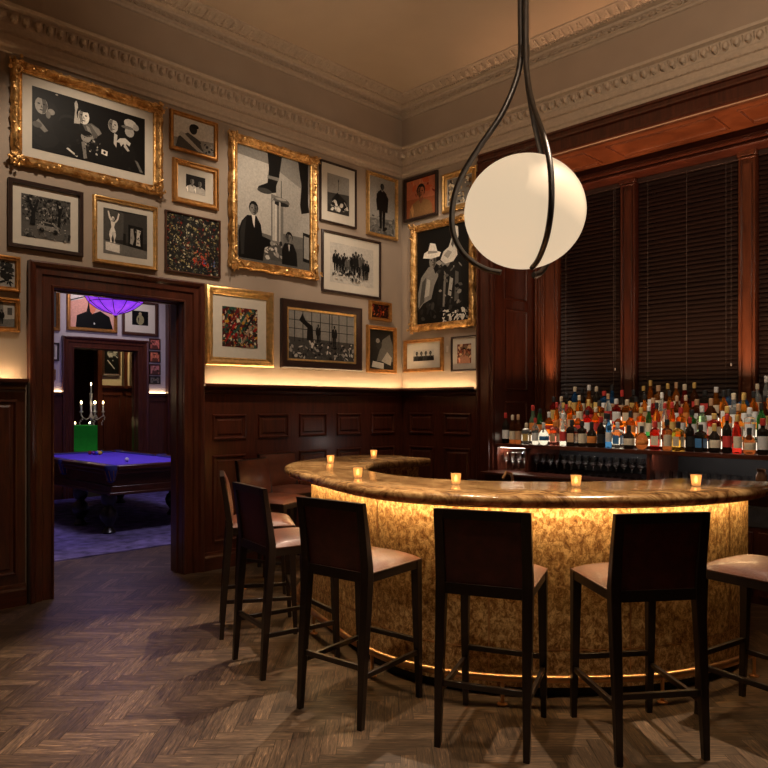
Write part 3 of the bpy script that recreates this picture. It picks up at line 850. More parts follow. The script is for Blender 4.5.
def from_back_legs(bl, br):
    d = Vector((br[0]-bl[0], br[1]-bl[1])); ang = math.atan2(d.y, d.x); f = Vector((-math.sin(ang), math.cos(ang)))
    mid = Vector(((bl[0]+br[0])/2, (bl[1]+br[1])/2))+f*.235
    return (mid.x, mid.y, 0), ang
SP = [('leather bar stool with dark back, second nearest on the left, before the gold front seam', (3.072, -3.972), (3.478, -3.920)),
      ('leather bar stool seen square from behind, at the centre of the bar front', (3.848, -3.780), (4.206, -3.622)),
      ('leather bar stool seen from behind, right of centre and turned slightly left', (4.511, -3.358), (4.747, -3.043)),
      ('leather bar stool angled at the left of the bar, its dark back nearest the doorway', (2.240, -3.816), (2.622, -3.888)),
      ('leather bar stool seen edge-on at the left, its brown back lit in a thin strip', (1.51, -3.46), (1.85, -3.67)),
      ('leather bar stool with brown padded back facing us, behind the left bar end', (.635, -2.46), (.765, -2.84)),
      ('leather bar stool furthest away, close to the wall panelling beyond the bar', (.24, -1.85), (.25, -2.25))]
base = None
for lab, bl, br in SP:
    loc, a = from_back_legs(bl, br)
    if base is None: base = stool('bar_stool', lab, loc, a)
    else: dup(base, loc, a, lab)
# right-hand stool, cut by the frame: front legs known
fl, fr = Vector((4.56, -2.60)), Vector((4.64, -2.20)); d = (fr-fl).normalized(); f = Vector((-d.y, d.x)); ang = math.atan2(d.y, d.x)
mid = (fl+fr)/2-f*.235
dup(base, (mid.x, mid.y, 0), ang, 'leather bar stool at the right edge, only its glossy brown seat and legs in view')

# ================================================================ GLOBE PENDANT
gd = 4.55
u_ = (524.5-384)/714
R_ = Vector((math.cos(YAW), math.sin(YAW), 0)); F_ = Vector((-math.sin(YAW), math.cos(YAW), 0))
GC = Vector((3.380, -2.405, 2.785)); GR = .382
g = thing('globe_pendant', 'large cream globe pendant lamp cradled by dark metal straps above the bar', 'pendant lamp', tuple(GC))
MB().ball((0, 0, 0), GR, GR, GR*.932, 48, 32).build('globe_shade', 'globe', g, smooth=True, angle=80)
k_ = gd/714
prof = [(3, 400), (3, 200), (3, 155), (9, 128), (23, 98), (43, 70), (60, 44), (69, 22), (72, 0), (70, -19), (62, -36), (50, -48), (36, -56), (22, -59.5)]
for az in (math.radians(-102), math.radians(8), math.radians(145)):
    dirv = (-F_)*math.cos(az)+R_*math.sin(az)
    pts = []
    for r, z in prof:
        zz = z*k_
        if z == 400: zz = CEIL-GC.z-.03
        pts.append(dirv*(r*k_*1.0+.006)+Vector((0, 0, zz)))
    pts = catmull(pts[1:], 5); pts = [dirv*(3*k_+.006)+Vector((0, 0, CEIL-GC.z-.03))]+pts
    MB().tube(pts, .0215, 8, flat=(1.0, .8)).build('strap', 'gun', g, smooth=True, angle=60)
MB().lathe([(.001, -.065), (.075, -.06), (.085, -.03), (.09, 0)], (0, 0, CEIL-GC.z), 24).build('ceiling_rose', 'gun', g, smooth=True)
MB().tube([(0, 0, .98), (0, 0, 1.06)], .032, 12).build('collar', 'gun', g, smooth=True)

# ================================================================ PICTURES
def G(v): return s2l((v*1.0, v*.965, v*.91))
def col(c): return G(c) if isinstance(c, (int, float)) else s2l(c)
def make_print(parent, w, h, bg, shapes, y=-.012):
    """w,h size; shapes in 0..1 coordinates, painted in order a hair in front of each other"""
    m = MB(); lay = [0]; tot = sum(q[1] if q[0] == 's' else 8 for q in shapes)+1
    st_ = min(.00005, .008/tot)
    def pt(u, v): return ((u-.5)*w, y-lay[0]*st_, (v-.5)*h)
    def poly(c, pts):
        lay[0] += 1
        pts = [(min(1, max(0, a)), min(1, max(0, b))) for a, b in pts]
        m.add([pt(a, b) for a, b in pts], [tuple(range(len(pts)))], col(c))
    poly(bg, [(0, 0), (1, 0), (1, 1), (0, 1)])
    asp = w/h
    for s in shapes:
        k = s[0]
        if k == 'p': poly(s[1], s[2])
        elif k == 'e':
            _, c, cx, cy, rx, ry = s[:6]; rot = math.radians(s[6]) if len(s) > 6 else 0
            pts = []
            for i in range(12):
                a = 2*PI*i/12; ex, ey = rx*math.cos(a)*asp, ry*math.sin(a)
                pts.append((cx+(ex*math.cos(rot)-ey*math.sin(rot))/asp, cy+ex*math.sin(rot)+ey*math.cos(rot)))
            poly(c, pts)
        elif k == 's':     # scatter: n, (x0,x1,y0,y1), colours, size, seed
            _, n, (x0, x1, y0, y1), cs, sz, seed = s; r = random.Random(seed)
            for _i in range(n):
                cx, cy = r.uniform(x0, x1), r.uniform(y0, y1); a = r.uniform(0, PI); q = sz*r.uniform(.4, 1.3); e = q*r.uniform(.2, .8)
                poly(r.choice(cs), [(cx+(i*q*math.cos(a)-j*e*math.sin(a))/asp, cy+i*q*math.sin(a)+j*e*math.cos(a)) for i, j in ((-1, 0), (-.3, -1), (.6, -.8), (1, .1), (.3, 1), (-.5, .7))])
        elif k in ('man', 'bust', 'f'):
            def ell(c, cx, cy, rx, ry, a0=0, a1=2*PI, n=12):
                poly(c, [(cx+rx/asp*math.cos(a0+(a1-a0)*i/n), cy+ry*math.sin(a0+(a1-a0)*i/n)) for i in range(n)])
            def mul(c, q): return c*q if isinstance(c, (int, float)) else tuple(v*q for v in c)
            def face(cx, cy, r, c, lit=1):
                ell(.04, cx, cy+r*.18, r*.86, r*1.05)
                ell(c, cx, cy-r*.05, r*.68, r*.92)
                poly(mul(c, .55), [(cx, cy+r*.8), (cx-lit*r*.45/asp, cy+r*.6), (cx-lit*r*.66/asp, cy), (cx-lit*r*.4/asp, cy-r*.75), (cx-lit*r*.08/asp, cy-r*.9), (cx-lit*r*.14/asp, cy)])
                for e in (-1, 1): ell(mul(c, .2), cx+e*r*.27/asp, cy+r*.12, r*.15, r*.09, n=8)
                ell(mul(c, .35), cx, cy-r*.52, r*.22, r*.07, n=8)
                poly(mul(c, .5), [(cx-r*.04/asp, cy+r*.05), (cx+r*.14/asp, cy-r*.25), (cx-r*.06/asp, cy-r*.26)])
                ell(.04, cx, cy+r*.62, r*.72, r*.48, 0, PI, 10)
            if k == 'f': face(s[2], s[3], s[4], s[1], s[5] if len(s) > 5 else 1)
            elif k == 'man':
                _, cx, y0, hh, c, fc = s; w_ = hh/asp
                for e in (-1, 1):
                    poly(mul(c, .8), [(cx+e*.02*w_, y0+.02*hh), (cx+e*.075*w_, y0+.02*hh), (cx+e*.105*w_, y0+.48*hh), (cx, y0+.48*hh)])
                    poly(.03, [(cx+e*.01*w_, y0), (cx+e*.11*w_, y0), (cx+e*.08*w_, y0+.03*hh), (cx+e*.02*w_, y0+.03*hh)])
                    poly(mul(c, 1.25), [(cx+e*.13*w_, y0+.80*hh), (cx+e*.19*w_, y0+.62*hh), (cx+e*.16*w_, y0+.42*hh), (cx+e*.11*w_, y0+.44*hh), (cx+e*.12*w_, y0+.62*hh)])
                    ell(fc, cx+e*.145*w_, y0+.41*hh, .025*hh, .03*hh, n=7)
                poly(c, [(cx-.11*w_, y0+.42*hh), (cx-.12*w_, y0+.62*hh), (cx-.14*w_, y0+.80*hh), (cx-.05*w_, y0+.86*hh), (cx+.05*w_, y0+.86*hh), (cx+.14*w_, y0+.80*hh), (cx+.12*w_, y0+.62*hh), (cx+.11*w_, y0+.42*hh)])
                poly(min(1, .35+.5*(fc if isinstance(fc, (int, float)) else .5)), [(cx-.03*w_, y0+.86*hh), (cx+.03*w_, y0+.86*hh), (cx, y0+.70*hh)])
                face(cx, y0+.925*hh, .07*hh, fc)
            else:
                _, cx, y0, hh, c, fc = s; w_ = hh/asp
                poly(c, [(cx-.50*w_, y0), (cx-.46*w_, y0+.28*hh), (cx-.36*w_, y0+.42*hh), (cx-.12*w_, y0+.52*hh), (cx+.12*w_, y0+.52*hh), (cx+.36*w_, y0+.42*hh), (cx+.46*w_, y0+.28*hh), (cx+.50*w_, y0)])
                poly(mul(c, 1.4), [(cx-.46*w_, y0+.28*hh), (cx-.36*w_, y0+.42*hh), (cx-.30*w_, y0+.2*hh), (cx-.34*w_, y0)])
                poly(mul(fc, .8), [(cx-.09*w_, y0+.50*hh), (cx-.09*w_, y0+.62*hh), (cx+.09*w_, y0+.62*hh), (cx+.09*w_, y0+.50*hh), (cx, y0+.38*hh)])
                face(cx, y0+.76*hh, .21*hh, fc)
    return m.build('print', 'print', parent, fix=False)

def frame_mesh(w, h, prof, ornate=0, seed=1):
    m = MB(); rr = random.Random(seed)
    rings = []
    per_side = 1 if not ornate else 26
    def ringpts(t, d, amp):
        pts = []
        cs = [(-w/2+t, -h/2+t), (w/2-t, -h/2+t), (w/2-t, h/2-t), (-w/2+t, h/2-t)]
        for i in range(4):
            a, b = cs[i], cs[(i+1) % 4]
            nx, nz = [(0, -1), (1, 0), (0, 1), (-1, 0)][i]
            for k in range(per_side):
                f = k/per_side
                o = 0
                if amp and 0 < k:
                    o = amp*(.5*math.sin(f*PI*2*5+i)+.6*math.sin(f*PI*2*11+seed)+.5*(abs(math.cos(f*PI))**6)+.6*math.exp(-((f-.5)/.09)**2))
                pts.append((a[0]+(b[0]-a[0])*f+nx*o, -d-(abs(o)*.6 if amp else 0), a[1]+(b[1]-a[1])*f+nz*o))
        return pts
    for j, (t, d) in enumerate(prof):
        amp = 0
        if ornate: amp = ornate*[.9, 1., .7, .3, .0, 0, 0, 0][min(j, 7)]
        rings.append(ringpts(t, d, amp))
    m.grid(rings, close_v=True)
    return m
def ornaments(w, h, fw, dep, seed, n):
    """carved scrolls and leaves scattered along the moulding"""
    m = MB(); rr = random.Random(seed); P = 2*(w+h)
    def at(s, t):
        s %= P
        if s < w: return (-w/2+s, -h/2+t)
        s -= w
        if s < h: return (w/2-t, -h/2+s)
        s -= h
        if s < w: return (w/2-s, h/2-t)
        s -= w
        return (-w/2+t, h/2-s)
    for i in range(n):
        s = P*(i+rr.uniform(-.3, .3))/n; t = fw*rr.uniform(.08, .62)
        x, z = at(s, t); r = fw*rr.uniform(.08, .17)
        x = max(-w/2+.004, min(w/2-.004, x)); z = max(-h/2+.004, min(h/2-.004, z))
        m.ball((x, -dep*rr.uniform(.75, 1.05), z), r*rr.uniform(.5, 1.9), r*.8, r*rr.uniform(.5, 1.9), 6, 4)
    return m
def corner_orn(w, h, fw, dep, sx, sz, seed):
    m = MB(); rr = random.Random(seed); cx, cz = sx*(w/2-fw*.45), sz*(h/2-fw*.45)
    for i in range(26):
        a = rr.uniform(0, 2*PI); q = fw*rr.uniform(0, .85); r = fw*rr.uniform(.10, .2)
        m.ball((cx+math.cos(a)*q, -dep*rr.uniform(.9, 1.2), cz+math.sin(a)*q), r*rr.uniform(.6, 1.4), r*.6, r*rr.uniform(.6, 1.4), 6, 4)
    for s2 in (-1, 1):
        pts = [(cx-sx*(fw*.3+fw*1.5*k/8)*(s2 > 0)-sx*fw*.25*math.sin(k*.9)*(s2 < 0), -dep*1.05, cz-sz*(fw*.3+fw*1.5*k/8)*(s2 < 0)-sz*fw*.25*math.sin(k*.9)*(s2 > 0)) for k in range(9)]
        m.tube(pts, [fw*.10*(1-.07*k) for k in range(9)], 6)
    return m
PR = {
 'thin':   [(0, 0), (0, .022), (.003, .026), (.012, .026), (.016, .020), (.018, .012)],
 'step':   [(0, 0), (0, .028), (.006, .038), (.014, .040), (.022, .028), (.034, .026), (.040, .030), (.044, .024), (.048, .012)],
 'box':    [(0, 0), (0, .034), (.003, .037), (.028, .034), (.032, .024), (.036, .012)],
 'ornate': [(0, .0), (0, .035), (.012, .055), (.032, .062), (.052, .048), (.066, .030), (.072, .034), (.078, .030), (.082, .012)],
 'ornate_s': [(0, .0), (0, .030), (.010, .044), (.026, .048), (.040, .034), (.048, .024), (.053, .028), (.058, .024), (.062, .012)],
 'wide':   [(0, 0), (0, .04), (.010, .048), (.060, .034), (.070, .026), (.074, .026), (.078, .012)],
}
def picture(wall, a0, a1, z0, z1, prof, fmat, label, bg, shapes, mat_w=0., orn=0, fscale=1., inner=None, matmat='mat', name='framed_photograph', plane=0., cat='framed picture', prw=None, group=None):
    w, h = a1-a0, z1-z0; cx, cz = (a0+a1)/2, (z0+z1)/2
    loc = (plane, cx, cz) if wall == 'L' else (cx, -plane, cz)
    t = thing(name, label, cat, loc, PI/2 if wall == 'L' else 0, group)
    p = [(a*fscale, d) for a, d in PR[prof]]
    if orn: p[0] = (p[0][0], 0)
    fm = frame_mesh(w, h, p, orn, seed=int(abs(cx*97+cz*31)))
    fw = p[-1][0]
    if orn:
        n = int((w+h)*2/ .028)
        dep = max(d for _, d in p)
        q = ornaments(w, h, fw, dep*.92, int(abs(cx*50))+3, n); o_ = len(fm.v)
        fm.v += q.v; fm.f += [[i+o_ for i in f] for f in q.f]; fm.c += q.c
        for sx in (-1, 1):
            for sz in (-1, 1): corner_orn(w, h, fw, dep, sx, sz, int(abs(cz*9))+sx*3+sz).build('corner_carving', fmat, t, smooth=True)
    fm.build('frame', fmat, t, smooth=True, angle=40)
    if inner:
        im = MB(); q = [(fw, .012), (fw, .022), (fw+.005, .026), (fw+inner[0], .018), (fw+inner[0]+.002, .010)]
        rings = [[(-w/2+tt, -d, -h/2+tt), (w/2-tt, -d, -h/2+tt), (w/2-tt, -d, h/2-tt), (-w/2+tt, -d, h/2-tt)] for tt, d in q]
        im.grid(rings, close_v=True); im.build('inner_frame', inner[1], t); fw += inner[0]
    mw = mat_w if isinstance(mat_w, tuple) else (mat_w, mat_w)
    MB().box(-w/2+.002, w/2-.002, -.009, 0, -h/2+.002, h/2-.002).build('backing_board' if not mw[0] else 'mat_board', matmat if mw[0] else 'blackframe', t)
    pw, ph = w-2*fw-2*mw[0], h-2*fw-2*mw[1]
    pr = make_print(t, pw, ph, bg, shapes, y=-.0105)
    return t
ALL = (0, 1, 0, 1)
GRP = 'framed pictures hung on the bar walls'
# --- left wall ---
p1 = [('e', .09, .1, .45, .16, .40), ('e', .07, .30, .48, .14, .30), ('e', .13, .31, .58, .09, .12), ('e', .04, .31, .55, .085, .10), ('f', .60, .075, .73, .15, -1), ('e', .55, .155, .66, .03, .05), ('e', .45, .13, .60, .02, .06), ('p', .5, [(.02, .42), (.10, .30), (.13, .34), (.05, .50)]), ('e', .35, .04, .40, .04, .05),
      ('p', .35, [(.42, .60), (.50, .66), (.57, .60), (.62, .44), (.55, .36), (.47, .42)]), ('p', .5, [(.49, .64), (.56, .60), (.61, .48), (.57, .46), (.52, .56)]),
      ('p', .68, [(.345, .58), (.355, .80), (.350, .92), (.365, .97), (.378, .92), (.385, .80), (.40, .60)]), ('f', .88, .43, .74, .14, 1), ('e', .03, .435, .87, .055, .06), ('p', .55, [(.45, .60), (.48, .58), (.52, .40), (.49, .38)]),
      ('p', .06, [(.52, .40), (.66, .66), (.80, .60), (.92, .35), (.95, .0), (.55, .0)]), ('f', .68, .695, .73, .13, 1), ('p', .72, [(.705, .60), (.735, .58), (.725, .36), (.70, .42)]), ('e', .62, .85, .69, .045, .09), ('e', .72, .86, .83, .065, .085, -12), ('e', .4, .83, .76, .06, .03), ('e', .6, .91, .80, .03, .06, 40),
      ('p', .75, [(.72, .46), (.76, .54), (.81, .56), (.86, .50), (.85, .44), (.82, .47), (.81, .40), (.79, .46), (.77, .40), (.755, .46)]), ('p', .7, [(.79, .42), (.83, .34), (.85, .36), (.82, .44)]),
      ('e', .58, .45, .40, .045, .09), ('e', .04, .455, .46, .05, .05), ('p', .5, [(.41, .30), (.44, .34), (.46, .05), (.43, .03)]), ('p', .85, [(.28, .13), (.37, .03), (.38, .05), (.29, .155)]), ('s', 26, (.42, .58, .12, .45), [.75, .5, .1, .3], .022, 5), ('p', .92, [(.585, .19), (.64, .17), (.645, .25), (.59, .27)]), ('e', .05, .615, .22, .012, .025), ('p', .42, [(.90, .22), (.93, .20), (.98, .03), (.95, .03)]), ('s', 40, (.0, 1, .0, .35), [.05, .09, .13], .03, 9), ('e', .6, .2, .965, .012, .012)]
picture('L', -4.400, -3.142, 3.433, 4.242, 'ornate', 'gold', 'largest gilt-framed wide photograph of people crowded at a dark table, top left', .035, p1, .075, orn=.007)
p2 = [('p', .34, [(0, 0), (1, 0), (1, .30), (0, .36)]), ('s', 330, (0, 1, .42, 1), [.05, .10, .06, .16, .5, .65, .08, .3], .035, 3), ('p', .05, [(.16, .30), (.20, .60), (.10, .95), (.14, .96), (.23, .68), (.32, .92), (.35, .90), (.27, .58), (.27, .30)]), ('p', .06, [(.72, .35), (.74, .70), (.68, .95), (.72, .95), (.77, .74), (.86, .9), (.79, .62), (.78, .35)]),
      ('p', .5, [(.30, .22), (.34, .34), (.44, .42), (.66, .40), (.76, .30), (.74, .20)]), ('p', .12, [(.38, .33), (.45, .39), (.62, .38), (.68, .31)]), ('e', .05, .40, .21, .05, .06), ('e', .05, .68, .20, .05, .06), ('s', 40, (.2, .9, .18, .42), [.08, .6, .3, .75], .022, 8), ('s', 50, (0, 1, 0, .2), [.25, .42, .12, .5], .04, 9)]
picture('L', -4.421, -3.847, 2.785, 3.318, 'box', 'blackframe', 'black-framed photograph of trees and parked cars, white mat, left above the doorway', .3, p2, .062)
p3 = [('p', .42, [(0, 0), (1, 0), (1, .18), (0, .30)]), ('p', .22, [(.45, .3), (1, .35), (1, 1), (.45, .95)]), ('p', .30, [(0, 1), (.45, .95), (.45, .35), (0, .30)]), ('p', .86, [(.05, .08), (.42, .04), (.42, .22), (.05, .26)]), ('p', .45, [(.36, .045), (.42, .04), (.42, .22), (.36, .225)]),
      ('p', .9, [(.145, .26), (.19, .26), (.175, .34), (.205, .44), (.20, .52), (.14, .50), (.125, .42), (.15, .34)]), ('p', .82, [(.225, .25), (.27, .25), (.25, .32), (.28, .42), (.26, .53), (.20, .52), (.215, .42), (.235, .34)]), ('p', .9, [(.13, .48), (.27, .50), (.235, .60), (.265, .72), (.16, .73), (.175, .60)]), ('p', .88, [(.16, .73), (.12, .80), (.09, .94), (.12, .95), (.15, .84), (.19, .75)]), ('p', .88, [(.25, .73), (.30, .80), (.33, .93), (.36, .92), (.33, .78), (.27, .70)]), ('e', .88, .21, .79, .035, .05), ('e', .5, .215, .775, .015, .03),
      ('p', .08, [(.56, .24), (.90, .21), (.90, .70), (.56, .72)]), ('p', .6, [(.60, .30), (.66, .28), (.70, .42), (.67, .64), (.61, .64)]), ('p', .78, [(.74, .28), (.84, .27), (.82, .5), (.86, .62), (.76, .64)]), ('s', 14, (.58, .88, .26, .66), [.1, .5, .3], .03, 2), ('p', .1, [(.44, .24), (.50, .25), (.50, .5), (.44, .5)])]
picture('L', -3.762, -3.187, 2.757, 3.325, 'step', 'gold2', 'gilt-framed photograph of a pale statue in a gallery, right above the doorway', .16, p3, .055, fscale=.75)
p4 = [('p', .78, [(0, .30), (1, .45), (1, 1), (0, 1)]), ('s', 40, (.5, 1, .0, .35), [.2, .5, .7, .1], .05, 4), ('p', .30, [(.05, 0), (.12, .35), (.35, .55), (.62, .4), (.75, 0)]), ('e', .14, .48, .70, .10, .17), ('p', .7, [(.12, .42), (.20, .55), (.6, .15), (.75, .02), (.6, .02)]), ('e', .08, .52, .80, .10, .08)]
picture('L', -3.063, -2.568, 3.886, 4.248, 'step', 'goldwood', 'small wood-gilt photograph of a man in profile, above the smaller pair picture', .55, p4, 0, fscale=.8)
p5 = [('bust', .32, 0, .85, .75, .5), ('bust', .72, 0, .8, .7, .45), ('e', .8, .3, .2, .1, .15)]
picture('L', -3.035, -2.558, 3.415, 3.815, 'step', 'goldwood', 'small thick gilt frame with a tiny dark photograph of two people in wide mat', .05, p5, (.085, .065), fscale=1.1)
cs = [(.72, .68, .56), (.1, .1, .08), (.33, .31, .22), (.42, .14, .1), (.2, .22, .24), (.58, .52, .34), (.05, .05, .05), (.28, .29, .22), (.15, .12, .1), (.07, .07, .06), (.5, .46, .38)]
picture('L', -3.108, -2.534, 2.77, 3.325, 'thin', 'brownframe', 'dark-framed abstract painting of dense multicoloured splatter, right of the statue picture', .12, [('s', 1100, ALL, cs, .024, 11), ('s', 40, (.5, .8, .15, .4), [(.7, .15, .1), (.6, .3, .2)], .028, 12), ('s', 30, (.6, .95, .1, .3), [(.3, .36, .5), (.1, .1, .1)], .026, 14)], 0, name='framed_painting')
p7 = [('p', .62, [(0, .3), (1, .3), (1, 1), (0, 1)]), ('p', .72, [(0, 1), (.4, 1), (.55, .55), (.55, .25), (0, .3)]), ('p', .5, [(0, .92), (.45, .90), (.8, .78), (1, .72), (1, 1), (0, 1)]), ('p', .45, [(.45, .2), (.62, .2), (.62, .62), (.45, .64)]), ('p', .78, [(.47, .22), (.53, .22), (.53, .58), (.47, .60)]), ('p', .35, [(0, 0), (1, 0), (1, .2), (0, .12)]),
      ('p', .07, [(.40, 1), (.60, 1), (.56, .80), (.52, .72), (.52, .66), (.40, .63), (.27, .66), (.28, .68), (.40, .73), (.42, .86)]), ('p', .07, [(.83, 1), (.98, 1), (.98, .62), (1, .55), (.88, .52), (.86, .60), (.88, .78)]),
      ('p', .45, [(.40, .80), (.56, .80), (.55, .77), (.40, .77)]), ('e', .25, .36, .65, .10, .025), ('e', .35, .59, .585, .12, .04), ('e', .12, .59, .565, .11, .02), ('e', .6, .585, .61, .08, .012), ('p', .15, [(.585, .62), (.595, .62), (.595, .78), (.585, .78)]),
      ('p', .68, [(.48, .22), (.50, .22), (.50, .58), (.48, .59)]), ('p', .68, [(.56, .22), (.58, .22), (.58, .58), (.56, .58)]), ('p', .3, [(.36, .04), (.62, .04), (.60, .20), (.40, .20)]), ('s', 22, (.38, .6, .05, .22), [.12, .6, .3, .75], .025, 6),
      ('p', .05, [(.02, .02), (.02, .25), (.06, .34), (.13, .40), (.25, .41), (.31, .34), (.33, .24), (.44, .22), (.45, .17), (.36, .14), (.34, .02)]), ('p', .16, [(.04, .24), (.07, .33), (.12, .38), (.10, .24), (.09, .05), (.05, .05)]), ('p', .9, [(.19, .41), (.235, .41), (.225, .30), (.205, .34)]), ('f', .5, .215, .465, .058, -1), ('e', .55, .46, .19, .025, .02),
      ('p', .07, [(.60, .02), (.60, .16), (.64, .22), (.76, .22), (.81, .14), (.82, .02)]), ('p', .7, [(.685, .21), (.715, .21), (.70, .15)]), ('f', .45, .70, .27, .048, 1), ('p', .08, [(.90, .08), (1, .07), (1, .34), (.90, .35)]), ('p', .55, [(.915, .11), (.99, .10), (.99, .31), (.915, .32)])]
picture('L', -2.439, -1.348, 2.90, 4.21, 'ornate', 'gold', 'tall ornate gilt-framed photograph with hanging legs above two seated men', .4, p7, 0, orn=.009, fscale=1.12)
p8 = [('p', .55, [(0, .5), (1, .55), (1, 1), (0, 1)]), ('p', .25, [(0, .2), (1, .2), (1, .55), (0, .5)]), ('p', .1, [(.2, .35), (.45, .55), (.9, .35), (.8, .2), (.25, .2)]), ('s', 30, (.15, .9, .08, .3), [.8, .9, .6, .1], .06, 4), ('e', .3, .5, .86, .03, .04), ('p', .1, [(.49, .6), (.51, .6), (.51, .85), (.49, .85)])]
picture('L', -1.299, -.762, 3.556, 4.225, 'thin', 'blackframe', 'thin black-framed upright photograph of a laid banquet, white mat, right of the hanging legs', .2, p8, (.085, .10), fscale=1.3)
p9 = [('p', .40, [(0, 0), (1, 0), (1, .3), (0, .25)]), ('s', 70, (0, 1, 0, .3), [.3, .45, .55], .05, 2), ('man', .5, .10, .80, .07, .25), ('p', .07, [(.32, .42), (.28, .70), (.40, .76), (.62, .76), (.74, .66), (.70, .40)]), ('e', .06, .6, .10, .10, .03, 30)]
picture('L', -.603, -.097, 3.53, 4.26, 'step', 'gold2', 'gilt-framed photograph of one standing figure in a dark coat, top beside the corner', .58, p9, 0, fscale=.8)
r_ = random.Random(5)
p10 = [('man', .12+.065*i, .22+r_.uniform(-.04, .06), r_.uniform(.45, .62), r_.choice([.05, .08, .2, .3]), r_.choice([.3, .5])) for i in range(12)]+[('s', 60, (.02, .75, .10, .32), [.05, .1, .3, .75], .045, 3)]
picture('L', -1.271, -.374, 2.797, 3.472, 'thin', 'blackframe', 'black-framed photograph of a standing group outdoors on a pale ground', .74, p10, .09, fscale=1.6)
cs = [(.55, .08, .08), (.1, .3, .25), (.8, .75, .65), (.15, .08, .08), (.75, .55, .15), (.35, .1, .12), (.2, .35, .3), (.6, .5, .4), (.1, .1, .1)]
picture('L', -2.698, -1.92, 1.94, 2.70, 'ornate_s', 'gold2', 'gilt-framed small colourful abstract with a wide cream mat, right of the doorway', (.3, .1, .1), [('s', 420, ALL, cs, .055, 6)]+[('p', c_, [(x_, y_), (x_+.05, y_+.02), (x_+.35, y_+.5), (x_+.28, y_+.52)]) for x_, y_, c_ in ((.05, .1, (.6, .1, .1)), (.3, .3, (.12, .3, .26)), (.5, .05, (.6, .5, .42)), (.12, .45, (.4, .1, .12)), (.6, .4, (.08, .08, .1)))]+[('s', 90, ALL, cs, .035, 16)], .105, fscale=1.3, name='framed_painting')
p12 = [('p', .5, [(0, .45), (1, .40), (1, 1), (0, 1)])]+[('p', .12, [(x, .35), (x+.012, .35), (x+.012, 1), (x, 1)]) for x in (.08, .2, .33, .46, .60, .64, .75, .88)]+[('p', .12, [(0, z), (1, z-.03), (1, z-.015), (0, z+.015)]) for z in (.62, .80)]+[('p', .05, [(.20, .95), (.15, .80), (.27, .66), (.26, .4), (.36, .4), (.35, .7), (.25, .80)]), ('s', 150, (0, 1, 0, .38), [.04, .1, .3, .6, .05, .75], .05, 2), ('man', .43, .35, .4, .08, .2), ('man', .68, .3, .45, .08, .2)]
picture('L', -1.822, -.694, 1.945, 2.66, 'wide', 'blackframe', 'wide black and gilt double frame, photograph of a crowded glass hall', .25, p12, .004, inner=(.022, 'gold2'), fscale=1.0)
picture('L', -.563, -.207, 2.548, 2.772, 'step', 'goldwood', 'tiny gilt-framed reddish night scene, above the photograph of a crouching figure', (.12, .04, .03), [('s', 60, ALL, [(.5, .15, .05), (.1, .03, .03), (.7, .35, .15), (.2, .08, .05)], .14, 7)], 0, fscale=.75)
p14 = [('p', .35, [(.3, .2), (.55, .75), (.85, .9), (1, .6), (1, .2)]), ('e', .15, .4, .62, .12, .12), ('p', .6, [(.5, .2), (.75, .45), (.95, .3), (.9, .1)]), ('p', .75, [(.1, .05), (.6, .0), (.6, .15), (.15, .2)]), ('e', .5, .35, .72, .08, .06)]
picture('L', -.603, -.121, 1.937, 2.487, 'step', 'goldwood', 'gilt-framed photograph of a crouching figure, lowest one left of the corner', .1, p14, 0, fscale=.95)
picture('L', -4.525, -4.332, 2.435, 2.712, 'step', 'goldwood', 'small gilt-framed picture of a dark leafy plant, at the left edge above its twin', .62, [('s', 60, (.2, .8, .1, .9), [.06, .1, .15], .12, 3)], 0, fscale=.8)
picture('L', -4.525, -4.334, 2.124, 2.386, 'step', 'goldwood', 'small gilt-framed picture of an interior, lower of the pair at the left edge', .45, [('p', .7, [(.3, .3), (1, .35), (1, 1), (.3, 1)]), ('man', .2, .1, .6, .08, .3), ('p', .3, [(.55, .5), (.85, .5), (.85, .8), (.55, .8)])], 0, fscale=.8)
sw = MB().box(.705, .745, -.014, -.0005, 2.16, 2.235).build('wall_switch', 'mould', bevel=.003); tag(sw, 'small beige control plate on the short wall between two lower pictures', 'wall switch')
